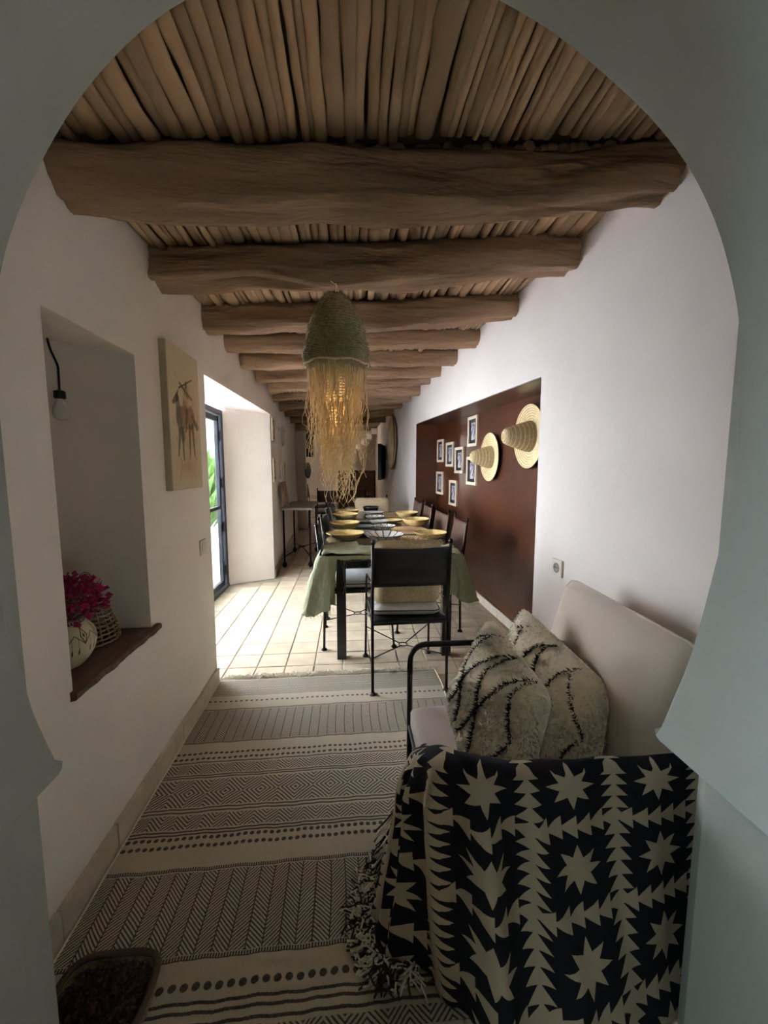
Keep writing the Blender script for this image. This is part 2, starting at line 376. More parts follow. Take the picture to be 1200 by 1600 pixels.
# ---- ceiling: mud slab over canes over log beams
cl = MB(); cl.hexa([(-1.6, 0.3, ZC(-1.6) + .05), (2.0, 0.3, ZC(2.0) + .05), (2.0, 14, ZC(2.0) + .05), (-1.6, 14, ZC(-1.6) + .05), (-1.6, 0.3, 3.0), (2.0, 0.3, 3.0), (2.0, 14, 3.0), (-1.6, 14, 3.0)])
ceiling = struct(cl.build('ceiling', mud))
BEAMS = [(0.89, 0.875, .058, 'rough log ceiling beam just inside the arch, cut off at the top of the photo'),
         (1.47, 1.54, .088, 'thick dark log beam nearest below the arch crown, widest of the row'),
         (2.08, 2.13, .085, 'second log beam from the arch, the grass pendant lamp hangs from it'),
         (2.74, 2.80, .080, 'third log beam from the arch, behind the lamp cord'),
         (3.22, 3.52, .075, 'fourth log beam from the arch, with a dark knot hole near the right wall'),
         (3.74, 4.10, .075, 'fifth log beam from the arch, above the near corner of the doorway'),
         (4.30, 4.70, .072, 'sixth log beam from the arch, above the middle of the doorway'),
         (4.95, 5.16, .070, 'seventh log beam from the arch, at the far side of the doorway'),
         (5.60, 5.72, .070, 'eighth log beam from the arch, at the far end of the brown recess'),
         (6.30, 6.35, .070, 'ninth log beam from the arch, past the brown recess'),
         (7.10, 7.05, .070, 'tenth log beam from the arch, in the dim far corridor'),
         (8.10, 8.0, .070, 'eleventh log beam from the arch, above the big round basket'),
         (9.3, 9.2, .075, 'last log beam, at the mouth of the dark kitchen')]
def beam_y(k, x): yl, yr = BEAMS[k][:2]; return yl + (yr - yl) * (x + 0.87) / 2.0
for k, (yl, yr, r, lab) in enumerate(BEAMS):
    x0 = -0.90 if yl < 5.2 else -1.22; x1 = XR(yr) + 0.03; mb = MB(); nx, na = (110, 36) if k < 6 else (60, 24)
    ph = k * 7.31
    def pt(u, w, x0=x0, x1=x1, r=r, k=k, ph=ph, yl=yl, yr=yr):
        x = x0 + (x1 - x0) * u; a = 2 * PI * w
        yc = yl + (yr - yl) * (x + 0.87) / 2.0 + (0.035 if k else .008) * noise.noise((x * 1.3, ph, 0))
        zc = ZC(x) - r * 0.78 - (.026 * math.sin(PI * min(1, max(0, (x + .87) / 2.0))) if 0 < k < 4 else 0) + (0.030 if k else .01) * noise.noise((x * 1.5, ph, 4)) + .010 * noise.noise((x * 4.2, ph, 14))
        ca, sa = math.cos(a), math.sin(a)
        sq = (abs(ca) ** 3.2 + abs(sa) ** 3.2) ** (-1 / 3.2)
        rr = r * sq * (1 + 0.24 * noise.noise((x * 2.0, ca * 1.1 + ph, sa * 1.1)) + 0.16 * noise.noise((x * 3.2, ca * 2.6, sa * 2.6 + ph)) + 0.12 * noise.noise((x * 1.8, ca * 6 + ph, sa * 6)) + 0.05 * noise.noise((x * 14, ca * 9 + ph, sa * 9)))
        led = noise.noise((x * 1.6, ph, 9.0)) * .5            # a weathered ledge that wanders along the underside
        if a > PI: rr -= r * .22 * max(0.0, 1 - abs(((a - PI) / PI - .5 - led * .5) / .10)) ** .7
        if k in (1, 2) and a > PI: rr += .012 * noise.noise((x * 3.1, ph, 2))
        if k in (4, 3):     # knot hole
            dx = (x - (0.55 if k == 4 else 0.45)) / .06; dd = dx * dx + ((a - 4.15) / .22) ** 2 if k == 4 else dx * dx + ((a - 4.3) / .16) ** 2
            rr -= 0.03 * math.exp(-dd)
        return (x, yc + rr * ca * 0.98, zc + rr * sa * 1.02)
    mb.grid(lambda u, w: pt(u, w), nx, na)
    tag(mb.build('ceiling_beam', beam_m, smooth=True), lab, 'beam', 'log beams under the cane ceiling')
# canes: every one its own piece in the near bays
def cane_mesh(seed):
    m = MB(); rs = random.Random(seed); pts = []; rad = []
    for i in range(6):
        t = i / 5; pts.append((rs.uniform(-.15, .15) * 0.02, t, rs.uniform(-.3, .3) * 0.012)); rad.append(0.0185 * rs.uniform(0.85, 1.12))
    m.tube(pts, rad, 7); return m
cane_srcs = []; n_c = 0; rest = MB()
for k in range(len(BEAMS) - 1):
    x = -0.86
    bigbay = k < 5
    while x < (1.19 if k < 8 else 0.95):
        w = random.choice((.022, .03, .036, .042, .056)) * random.uniform(.9, 1.1) if bigbay else 0.045
        xc = x + w / 2; r = BEAMS[k + 1][2]
        ya = beam_y(k, xc) - 0.02; yb = beam_y(k + 1, xc) - r * random.uniform(0.62, 1.04)
        z = ZC(xc) + random.uniform(-0.004, 0.009)
        if n_c < 299 and bigbay:
            sc = (w / 0.036 * 1.10, yb - ya, min(1.1, w / 0.036) * random.uniform(.6, 1.0)); rot = (random.uniform(-.012, .004), random.uniform(0, 6.28), random.uniform(-.018, .018))
            rot = (rot[0], 0, rot[2])
            if len(cane_srcs) < 6:
                o = cane_mesh(len(cane_srcs)).build('cane', cane_m, ceiling, smooth=True); o.location = (xc, ya, z); o.rotation_euler = rot; o.scale = sc; cane_srcs.append(o)
            else: inst(random.choice(cane_srcs), 'cane', ceiling, (xc, ya, z), rot, sc)
            n_c += 1
        else: rest.tube([(xc, ya, z), (xc + random.uniform(-.01, .01), yb, z - .004)], 0.022, 6)
        x += w
stuff(rest.build('cane_rest', cane_m, ceiling, smooth=True))

# ---- the keyhole arch the photographer looks through
PXZ = [(-0.531, 0.845), (-0.560, 0.93), (-0.576, 1.0), (-0.607, 1.219), (-0.604, 1.38), (-0.593, 1.50), (-0.570, 1.64), (-0.546, 1.735), (-0.51, 1.82), (-0.469, 1.893), (-0.42, 1.965), (-0.362, 2.031), (-0.295, 2.09), (-0.221, 2.136),
       (-0.13, 2.172), (-0.03, 2.190), (0.07, 2.195), (0.16, 2.186), (0.243, 2.165), (0.345, 2.122), (0.439, 2.065), (0.527, 2.003), (0.602, 1.930), (0.66, 1.845), (0.70, 1.755), (0.728, 1.66), (0.742, 1.56), (0.745, 1.45), (0.738, 1.32), (0.715, 1.17), (0.685, 1.02), (0.655, 0.93), (0.625, 0.845)]
arc = [(p.x, p.y) for p in catmull([(x, z, 0) for x, z in PXZ], 3)]
JL, JR = -0.635, 0.775
outline = [(JL, -0.02), (JL, 0.845)] + arc + [(JR, 0.845), (JR, -0.02)]
def ring(off, y):
    """outline pushed outward by off"""
    out = []; n = len(outline)
    for i, (x, z) in enumerate(outline):
        a = outline[max(i - 1, 0)]; b = outline[min(i + 1, n - 1)]
        dx, dz = b[0] - a[0], b[1] - a[1]; L = math.hypot(dx, dz) or 1
        if z < 0.86 and abs(x - .07) > .66: off_ = 0.0          # the jambs stay square
        else: off_ = off
        out.append((x - dz / L * off_, y, z + dx / L * off_))
    return out
def box_ring(y):
    out = []; n = len(outline)
    for x, z in outline:
        dx, dz = x - 0.05, z - 1.0
        if z < 0.86: out.append(((-2.4 if dx < 0 else 2.4), y, z)); continue
        s = min(2.45 / abs(dx) if dx else 99, 2.0 / dz if dz > 0 else 99); out.append((0.05 + dx * s, y, 1.0 + dz * s))
    return out
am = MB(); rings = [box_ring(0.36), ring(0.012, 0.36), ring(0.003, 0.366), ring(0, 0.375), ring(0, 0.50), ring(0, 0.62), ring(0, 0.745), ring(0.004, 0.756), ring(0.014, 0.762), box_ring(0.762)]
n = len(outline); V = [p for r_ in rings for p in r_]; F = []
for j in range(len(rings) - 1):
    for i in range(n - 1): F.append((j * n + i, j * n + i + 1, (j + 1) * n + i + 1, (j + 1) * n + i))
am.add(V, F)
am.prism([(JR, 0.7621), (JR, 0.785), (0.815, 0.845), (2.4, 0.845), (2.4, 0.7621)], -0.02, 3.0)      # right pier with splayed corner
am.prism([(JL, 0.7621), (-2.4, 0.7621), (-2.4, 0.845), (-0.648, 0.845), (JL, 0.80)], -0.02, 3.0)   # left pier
arch = struct(am.build('wall_arch', plaster_shaded, smooth=False))
me = arch.data
me.polygons.foreach_set('use_smooth', [True] * len(me.polygons)); me.set_sharp_from_angle(angle=math.radians(28))
# ---- the room behind the photographer and the far end
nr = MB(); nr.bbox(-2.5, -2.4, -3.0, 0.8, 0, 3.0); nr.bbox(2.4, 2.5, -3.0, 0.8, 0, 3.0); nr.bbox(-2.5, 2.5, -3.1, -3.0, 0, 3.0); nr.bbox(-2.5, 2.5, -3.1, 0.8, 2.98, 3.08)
struct(nr.build('wall_near', plaster_shaded))
fb = MB(); fb.bbox(-1.6, 2.0, 13.0, 13.2, 0, 3.0); fb.bbox(-2.2, -1.9, 9.5, 13.2, 0, 3.0); fb.bbox(-2.2, -0.98, 9.5, 9.7, 0, 3.0)
fb.bbox(0.80, 0.86, 9.0, 13.2, 0, 3.0)
struct(fb.build('wall_back', plaster))
struct(MB().bbox(-2.2, 1.0, 9.7, 13.2, 2.50, 2.6).build('ceiling_kitchen', mud))

# ================================================================== terrace door and courtyard
dr = MB()
door = MB()
door.bbox(-1.49, -1.43, 4.87, 4.935, 0, 2.03); door.bbox(-1.49, -1.43, 2.67, 2.73, 0, 2.03); door.bbox(-1.49, -1.43, 2.73, 4.87, 1.97, 2.03); door.bbox(-1.50, -1.42, 2.67, 4.93, 0.0, 0.03)
d1 = struct(door.build('door_1', iron_door, bevel=0.004))
def leaf(y0, y1, x, hinge):
    m = MB(); m.bbox(x - .02, x + .02, y0, y0 + .06, 0.045, 1.955); m.bbox(x - .02, x + .02, y1 - .06, y1, 0.045, 1.955); m.bbox(x - .02, x + .02, y0, y1, 0.045, 0.11); m.bbox(x - .02, x + .02, y0, y1, 1.895, 1.955); m.bbox(x - .015, x + .015, y0, y1, 0.93, 0.965)
    lf = m.build('door_leaf', iron_door, d1, bevel=0.003)
    MB().bbox(x - .004, x + .004, y0 + .05, y1 - .05, 0.10, 1.90).build('glass_pane', glass, lf)
    for z in (0.22, 0.72, 1.22, 1.74):
        MB().bbox(x - .005, x + .045, hinge - .022, hinge + .022, z - .055, z + .055).build('hinge', iron_door, lf, bevel=0.004)
    return lf
leaf(3.80, 4.82, -1.46, 4.83); l2 = leaf(2.74, 3.79, -1.46, 2.745)
MB().bbox(-1.44, -1.405, 3.83, 3.85, 0.98, 1.1).build('door_handle', iron_door, l2)
ground = tag(MB().bbox(-9, -1.5, -2, 14, -0.12, -0.02).build('courtyard_ground', paving_m), 'pinkish sunlit courtyard paving outside the glass door', 'ground'); struct(ground)
gw = tag(MB().bbox(-5.1, -4.9, -1.5, 13.6, -0.02, 3.4).build('wall_bounce', render_m), 'tall garden wall added outside the glass door to bounce sunlight indoors', 'wall'); struct(gw)  # added reflector wall, tall and pale to throw sunlight through the door
# clump of palm-like green shrubs against it
def shrub(name, x, y, h, n, seed, lab):
    rs = random.Random(seed); root = thing(name, lab, 'plant', (x, y, -0.02), None); m = MB(); st = MB()
    for i in range(n):
        a = rs.uniform(0, 6.28); L = rs.uniform(.5, 1) * h; o = rs.uniform(0, .25)
        p0 = Vector((x + o * math.cos(a), y + o * math.sin(a), rs.uniform(0, h * .35))); tip = p0 + Vector((math.cos(a) * L * .45, math.sin(a) * L * .45, L * rs.uniform(.4, .9)))
        mid = (p0 + tip) / 2 + Vector((0, 0, .12 * L)); w = Vector((-math.sin(a), math.cos(a), 0)) * 0.06 * L
        m.add([p0, mid - w, tip, mid + w], [(0, 1, 2), (0, 2, 3)])
    for i in range(7):
        a = rs.uniform(0, 6.28); st.tube([(x, y, -0.02), (x + .12 * math.cos(a), y + .12 * math.sin(a), h * .5)], .012, 5)
    stuff(m.build('foliage', leaf_m, root)); st.build('stem', sill_m, root)
shrub('garden_shrub', -3.1, 9.0, 1.8, 260, 1, 'tall bright green shrub seen through the glass door')
shrub('garden_shrub', -3.7, 11.0, 1.8, 260, 2, 'darker tall shrub further back beyond the glass door, behind the bright one')
shrub('garden_shrub', -3.6, 13.0, 1.8, 240, 3, 'most distant shrub outside by the garden wall, beyond the glass door')

# ================================================================== big woven rug
RW, RL = 1.43, 1.81
def rug_image():
    W_, H_ = 1430, 1810
    u = (np.arange(W_) + .5) / W_ * RW; v = (np.arange(H_) + .5) / H_ * RL
    U, Vv = np.meshgrid(u, v); ink = np.zeros((H_, W_), dtype=np.float32)
    wob = 0.0016 * np.sin(U * 31 + Vv * 5) + 0.0010 * np.sin(U * 83 - Vv * 13); Vw = Vv + wob
    def tri(x): return np.abs((x % 1.0) - 0.5) * 2
    def band(a, b): return (Vw >= a) & (Vw < b)
    def line(c, w=0.0035): ink[np.abs(Vw - c) < w] = 1
    def zig(a, b, P, sp, duty=0.42, flip=1):
        q = (Vw - a) + flip * tri(U / P) * P * 0.5
        ink[band(a, b) & (((q / sp) % 1.0) < duty)] = 1
    def diam(a, b, P, sp):
        c = (a + b) / 2; q = np.abs(Vw - c) + tri(U / P + .5) * P * 0.5; h = b - a
        ink[band(a, b) & (((q / sp) % 1.0) < 0.42)] = 1
    def dots(c, sp, r):
        du = ((U / sp) % 1.0 - .5) * sp; ink[(du ** 2 + (Vw - c) ** 2 * 1.1) < r * r] = 1
    def herring(a, b, P, sp):
        k = np.floor(U / P); s = np.where(((k // 1) % 2) == 0, 1, -1); q = Vw + s * (U - k * P) * 1.0 + 0.003 * np.sin(k * 5)
        ink[band(a, b) & (((q / sp) % 1.0) < 0.44)] = 1
        ink[band(a, b) & (np.abs(U - np.round(U / P) * P) < 0.0022)] = 1
        for c in (a - .012, b + .008): ink[(np.abs(Vw - c) < 0.006) & (((U / 0.008) % 1.0) < 0.62)] = 1
        line(a - .006, .0014); line(b + .014, .0016)
    line(.012); zig(.03, .115, .105, .017); line(.125); zig(.135, .20, .105, .017, flip=-1); line(.207, .0025)
    dots(.27, .030, .0085); herring(.366, .635, .048, .0125)
    dots(.728, .025, .0085); dots(.766, .025, .0085); line(.792); zig(.806, .866, .10, .0165); line(.876); line(.89)
    diam(.905, 1.055, .15, .019); line(1.066); line(1.083); zig(1.097, 1.162, .10, .0165, flip=-1); line(1.173); line(1.187)
    dots(1.205, .025, .0085); dots(1.24, .025, .0085)
    herring(1.345, 1.598, .048, .0125); dots(1.677, .031, .0105); line(1.712, .004); line(1.732, .004); line(1.757, .004)
    zig(1.772, 1.90, .11, .0155); line(1.915); line(1.93); diam(1.945, 2.10, .12, .0145); line(2.115); dots(2.16, .028, .009)
    nz = rng.random((H_ // 4 + 1, W_ // 4 + 1)).astype(np.float32).repeat(4, 0).repeat(4, 1)[:H_, :W_]
    nz2 = rng.random((H_, W_)).astype(np.float32)
    cream = np.array([0.50, 0.42, 0.315]); dark = np.array([0.055, 0.043, 0.035])
    ink = ink * (0.86 + 0.14 * nz); base_ = cream * (0.93 + 0.07 * nz[..., None]) * (0.93 + 0.14 * nz2[..., None])
    return base_ * (1 - ink[..., None]) + dark * ink[..., None]
rug_m = image_mat('rug_weave', rug_image(), 0.95, bump=0.5, bscale=420)
rug = thing('rug', 'long cream flatweave rug with dark zigzag and herringbone bands on the floor', 'rug', (-0.15, 1.5, 0))
rth = math.radians(0.9)
def rug_pt(u, v):
    x, y = u * RW, -v * RL; x += 0.006 * math.sin(v * 17) if u > .5 else 0
    X = -0.855 + x * math.cos(rth) - y * math.sin(rth) * .4; Y = 2.685 + x * math.sin(rth) * 1.0 + y
    z = 0.006 + 0.004 * max(0, noise.noise((X * 3, Y * 5, 2))) + 0.003 * noise.noise((X * 7, Y * 9, 5)) * .6
    return (X, Y, max(z, .004), u, v)
MB().grid(rug_pt, 60, 90, flip=True).build('rug_field', rug_m, rug, smooth=True)
fr = MB()
for i in range(420):
    u = i / 419; X, Y, Z = rug_pt(u, 0)[:3]; L = random.uniform(.03, .065); a = random.gauss(0, .5)
    P = [(X, Y, Z)]
    for k in range(1, 5):
        a += random.gauss(0, .5); P.append((P[-1][0] + math.sin(a) * L / 4, P[-1][1] + math.cos(a) * L / 4, 0.006 + random.uniform(0, .012)))
    fr.tube(P, 0.0024, 4)
tag(stuff(fr.build('fringe', fringe_m, rug)), 'cream knotted fringe')
fr = MB()
for side in (0, 1): fr = MB(); fr.tube([tuple(Vector(rug_pt(side, v / 60)[:3]) + Vector((0, 0, .001))) for v in range(61)], .004, 5); fr.build('edge_binding', fringe_m, rug)


# ================================================================== dining table
table = thing('dining_table', 'long black wooden dining table laid with bowls and plates', 'table', (0.29, 4.33, 0))
MB().cbox((0.29, 4.33, 0.762), (1.0, 2.95, 0.036), 0.004).build('tabletop', black_wood, table)
mb = MB()
mb.bbox(-0.09, 0.70, 2.955, 2.985, 0.672, 0.744); mb.bbox(-0.09, 0.70, 5.68, 5.71, 0.672, 0.744); mb.bbox(-0.09, -0.06, 2.985, 5.68, 0.672, 0.744); mb.bbox(0.67, 0.70, 2.985, 5.68, 0.672, 0.744)
mb.build('apron', black_wood, table, bevel=.002)
for lx, ly in ((-0.068, 2.95), (0.705, 2.95), (-0.068, 5.69), (0.705, 5.69)):
    MB().box((lx, ly, 0.372), (0.068, 0.068, 0.744)).build('leg', black_wood, table, bevel=.004)
TT = 0.780
# green gauze cloth over the near end
cloth = MB()
def cl_top(u, v):   # u across, v from front edge to back
    X = -0.20 + u * 0.98; fold = 0.012 * math.sin(v * 12 + 4 * noise.noise((u * 3, v * 2, 0))) + 0.020 * abs(noise.noise((u * 8, v * 6, 3))) + .012 * abs(noise.noise((u * 19, v * 10, 8)))
    Y = 2.852 + v * (0.42 + 0.10 * math.sin(u * 5 + .6) - 0.14 * (abs(u - .55) < .28)) + 0.012 * noise.noise((u * 12, 5, v * 2))
    return (X, Y, TT + 0.006 + abs(fold), u, v)
cloth.grid(cl_top, 70, 22)
def cl_side(sgn, depth, x_edge):
    PL = catmull([(x_edge - sgn * .115, 2.846, 0), (x_edge - sgn * .04, 2.838, 0), (x_edge + sgn * .006, 2.852, 0), (x_edge + sgn * .012, 2.93, 0), (x_edge + sgn * .012, 3.10, 0), (x_edge + sgn * .012, 3.30, 0)], 8)
    nP_ = len(PL)
    def f(u, v):    # u: round the corner and along the edge, v: down
        q = u * (nP_ - 1); i = min(int(q), nP_ - 2); p = PL[i].lerp(PL[i + 1], q - i); c = min(1.0, u / .35)
        L = depth * (.62 + .38 * math.sin(PI * min(1, max(0, .12 + u * .80)))) * (1 + .10 * noise.noise((u * 11, 0, 7))); w = math.sin(u * 26 + 3.0 * noise.noise((u * 4, v * 1.2, sgn)))
        out = .085 * v ** .8 * (.5 + c * .6) + .030 * w * v ** .5 + .020 * noise.noise((u * 17, v * 4, 3)) * v ** .5 + .010 * noise.noise((u * 40, v * 7, 3)) * v ** .5
        z = TT + .010 - v * L + .006 * noise.noise((u * 14, v * 9, 2)) - .012 * (1 - math.cos(min(1, v * 8) * PI / 2))
        fy = (1 - c) * (-.012 - .03 * v + .02 * w * v)
        return (p.x + sgn * out * (.45 + .55 * c), p.y + fy - .03 * v * (1 - u), z, u, v)
    return f
cloth.grid(cl_side(-1, 0.42, -0.205), 80, 40); cloth.grid(cl_side(1, 0.35, 0.785), 80, 40, flip=True)
cloth.grid(lambda u, v: (-0.20 + u * .98, 2.852 - .006 - .01 * v, TT + .006 - v * (0.022 + .02 * abs(noise.noise((u * 9, 3, 0)))), u, v), 60, 4, flip=True)
tc_root = thing('tablecloth', 'crumpled green gauze cloth draped over the near end of the black table', 'tablecloth', (0.29, 3.0, TT))
cloth.build('cloth', gauze, tc_root, smooth=True, solid=.0012)
fr = MB()
for sgn, dep, xe in ((-1, .42, -.205), (1, .35, .785)):
    f = cl_side(sgn, dep, xe)
    for i in range(46):
        p = Vector(f(i / 45, 1)[:3]); fr.tube([p, p + Vector((random.uniform(-.008, .008), random.uniform(-.008, .008), -random.uniform(.012, .05)))], .0011, 3)
for i in range(14):
    p = Vector((-0.05 + random.uniform(-.02, .03), 2.842, TT - .02)); P = [p]
    for k in range(5): P.append(P[-1] + Vector((random.uniform(-.012, .012), random.uniform(-.005, .002), -.03 - random.random() * .03)))
    if i < 5: fr.tube(P, .0010, 3)
stuff(fr.build('fringe', gauze, tc_root))

# ================================================================== iron and leather chairs
def rod(m, a, b, r): m.tube([a, b], r, 7)
def make_chair(label, lm):
    t = thing('dining_chair', label, 'chair')
    HW = 0.232
    for s in (-1, 1):
        m = MB(); top = (s * HW, -0.315, 0.955); m.tube([(s * HW, -0.27, 0.0), (s * HW, -0.26, 0.46), (s * HW, -0.29, 0.72), top], 0.0095, 8); m.ball((s * HW, -0.315, 0.962), 0.014, 8, 6, (1, 1, 1.25))
        o = m.build('back_leg', iron, t, smooth=True)
        MB().lathe([(0.010, 0.022), (0.016, 0.016), (0.024, 0.006), (0.022, 0.0)][::-1], 10, (s * HW, -0.27, 0)).build('foot', iron, o, smooth=True)
        m = MB(); m.tube([(s * (HW + .005), 0.27, 0.0), (s * HW, 0.235, 0.46), (s * HW, 0.225, 0.60), (s * HW, 0.19, 0.645), (s * HW, -0.285, 0.70)], [.0085, .0085, .006, .006, .005], 7)
        o = m.build('front_leg', iron, t, smooth=True)
        MB().lathe([(0.010, 0.022), (0.016, 0.016), (0.024, 0.006), (0.022, 0.0)][::-1], 10, (s * (HW + .005), 0.27, 0)).build('foot', iron, o, smooth=True)
    m = MB()   # seat frame
    m.tube([(-HW, -0.262, .45), (HW, -0.262, .45), (HW, .236, .45), (-HW, .236, .45)], .009, 6, closed=True); m.build('seat_frame', iron, t)
    m = MB(); m.grid(lambda u, v: (-.225 + .45 * u, -.255 + .485 * v, .462 - .012 * math.sin(PI * u) * math.sin(PI * v)), 10, 10)
    m.build('seat', lm, t, smooth=True, solid=.010)
    m = MB(); m.grid(lambda u, v: (-.240 + .48 * u, -.285 - .035 * v - .012 * math.sin(PI * u) + .012, .685 + .245 * v - .012 * math.sin(PI * u) * (v - .3)), 14, 8)
    m.build('backrest', lm, t, smooth=True, solid=.012)
    m = MB(); zc_ = .20; ring_r = .028
    m.tube([(ring_r * math.cos(a), ring_r * math.sin(a) * 1.0, zc_) for a in [2 * PI * k / 14 for k in range(14)]], .004, 5, closed=True)
    for sx_ in (-1, 1):
        for sy_ in (-1, 1): m.tube([(sx_ * ring_r * .7, sy_ * ring_r * .7, zc_), (sx_ * (HW + .001), (.255 if sy_ > 0 else -.266), .26 if False else .235)], .0042, 5)
    m.build('stretcher', iron, t)
    return t
def place(o, x, y, deg, lab): o.location = (x, y, 0); o.rotation_euler = (0, 0, math.radians(deg)); o['label'] = lab; return o
proto = make_chair('x', leather)
GCH = 'iron and leather chairs around the dining table'
CH = [place(proto, 0.352, 2.70, 2.0, 'dark leather iron chair nearest the camera, with its back turned, at the table end')]
LW = ['first', 'second', 'third', 'fourth']
brown_proto = None
rows = []
for k, y in enumerate((3.33, 3.98, 4.66, 5.33)):
    c = copy_tree(proto); place(c, 0.055 + .01 * k, y, -90 + (2, -3, 1, -2)[k], f'iron chair on the doorway side of the table, {LW[k]} from the camera'); rows.append(c)
for k, y in enumerate((3.60, 4.20, 4.90, 5.48)):
    c = copy_tree(proto); place(c, (0.665, 0.645, 0.625, 0.60)[k], y, 90 + (-2, 3, 0, 2)[k], f'iron chair on the brown recess side of the table, {LW[k]} from the camera'); rows.append(c)
    for ch in c.children:
        if ch.name.startswith(('backrest', 'seat')) and not ch.name.startswith('seat_frame'):
            ch.data = ch.data.copy(); ch.data.materials[0] = leather_brown
c = copy_tree(proto); place(c, 0.33, 6.02, 180, 'iron chair at the far head of the table with a big beige cushion'); rows.append(c)
for c in CH + rows: c['group'] = GCH

def cushion_mesh(outline, nrm, T, rings=12, p=2.4, q=0.6, lump=0.0, seed=0, rounds=2, uvw=0.45, cut=.14):
    """soft pillow inflated from a 3D outline polygon"""
    P = [Vector(x) for x in outline]
    for _ in range(rounds):
        Q = []
        for i in range(len(P)):
            a, b = P[i], P[(i + 1) % len(P)]; Q += [a * (1 - cut) + b * cut, a * cut + b * (1 - cut)]
        P = Q
    # resample
    L = [0]; m = len(P)
    for i in range(m): L.append(L[-1] + (P[(i + 1) % m] - P[i]).length)
    N = 56; R = []
    for k in range(N):
        d = L[-1] * k / N; i = max(j for j in range(m) if L[j] <= d); t = (d - L[i]) / max(1e-9, L[i + 1] - L[i]); R.append(P[i].lerp(P[(i + 1) % m], t))
    C = sum(R, Vector()) / N; nrm = Vector(nrm).normalized()
    ax = (R[0] - C); ax -= nrm * ax.dot(nrm); ax.normalize(); ay = nrm.cross(ax)
    mb = MB(); V = []; U = []
    for side in (1, -1):
        for k in range(rings + 1):
            r = k / rings; h = T / 2 * max(0.0, 1 - r ** p) ** q
            for i in range(N):
                b = C + (R[i] - C) * r; z = h * side
                if lump: z += lump * noise.noise((b.x * 7 + seed, b.y * 7, b.z * 7)) * (1 - r ** 4)
                w = b + nrm * z; V.append(w); U.append(((b - C).dot(ax) / uvw + .5, (b - C).dot(ay) / uvw + .5))
    F = []; o2 = (rings + 1) * N
    for k in range(rings):
        for i in range(N):
            j = (i + 1) % N; F.append((k * N + i, (k + 1) * N + i, (k + 1) * N + j, k * N + j)); F.append((o2 + k * N + i, o2 + k * N + j, o2 + (k + 1) * N + j, o2 + (k + 1) * N + i))
    mb.add(V, F, U); return mb, R, C, nrm
def rect_outline(c, ex, ey, w, h):
    c, ex, ey = Vector(c), Vector(ex), Vector(ey); return [c - ex * w / 2 - ey * h / 2, c + ex * w / 2 - ey * h / 2, c + ex * w / 2 + ey * h / 2, c - ex * w / 2 + ey * h / 2]
def tassels(R, C, m, n, L=.02, r=.0016):
    for i in range(n):
        p = R[int(i * len(R) / n) % len(R)].lerp(R[(int(i * len(R) / n) + 1) % len(R)], random.random()); d = (p - C).normalized() + Vector((random.gauss(0, .4), random.gauss(0, .4), random.gauss(0, .3)))
        m.tube([p, p + d * L * .5, p + d * L + Vector((0, 0, -L * .3))], r, 3)
# white seat cushions
def seat_cushion(label):
    t = thing('seat_cushion', label, 'cushion')
    mb, R, C, _ = cushion_mesh(rect_outline((0, 0, .505), (1, 0, 0), (0, 1, 0), .44, .45), (0, 0, 1), .075, p=5, q=.5, lump=.012, rounds=2, cut=.06)
    mb.build('cover', white_cloth, t, smooth=True)
    m = MB(); m.tube([tuple(Vector((p.x * .985, p.y * .985, p.z + .006))) for p in R], .0045, 5, closed=True); tag(m.build('piping', wool_dark, t), 'thin black seam line')
    m = MB()
    for sx_, sy_ in ((-1, -1), (1, -1), (-1, 1), (1, 1)):
        for k in range(9):
            p = Vector((sx_ * .215, sy_ * .22, .502)); m.tube([p, p + Vector((sx_ * random.uniform(.01, .035), sy_ * random.uniform(.0, .02), random.uniform(-.03, .01)))], .003, 4)
    stuff(m.build('tassels', white_cloth, t)); return t
GSC = 'white seat cushions on the dining chairs'
sc0 = seat_cushion('white seat cushion with corner tassels on the nearest iron chair'); sc0['group'] = GSC; sc0.location = (0.352, 2.715, -.004); sc0.rotation_euler = (0, 0, math.radians(-3))
for k, c in enumerate(rows[:8]):
    s = copy_tree(sc0); side = 'doorway' if k < 4 else 'recess'
    s.location = (c.location.x, c.location.y, -.004); s.rotation_euler = c.rotation_euler; s['label'] = f'white cushion on the seat of the {LW[k % 4]} chair on the {side} side'; s['group'] = GSC
# beige back pillows
def back_pillow(label, c, ex, ey, w, h, T, nrm, mat=beige_cloth, fr=True):
    t = thing('back_cushion', label, 'cushion', c)
    mb, R, C, _ = cushion_mesh(rect_outline(c, ex, ey, w, h), nrm, T, p=3.5, q=.6, lump=.01, rounds=2, cut=.06); mb.build('cover', mat, t, smooth=True)
    if fr:
        m = MB(); tassels(R, C, m, 150, .022); stuff(m.build('fringe', mat, t))
    return t
b1 = back_pillow('beige woven fringed cushion leaning on the nearest chair back', (0.358, 2.545, 0.742), (0.999, .035, 0), (-.004, -.12, .993), .42, .42, .12, (-.035, .99, .12))
b2 = back_pillow('large beige fringed cushion on the chair at the far head of the table', (0.33, 6.15, 0.73), (1, 0, 0), (0, .14, .99), .50, .42, .13, (0, -.99, .14))
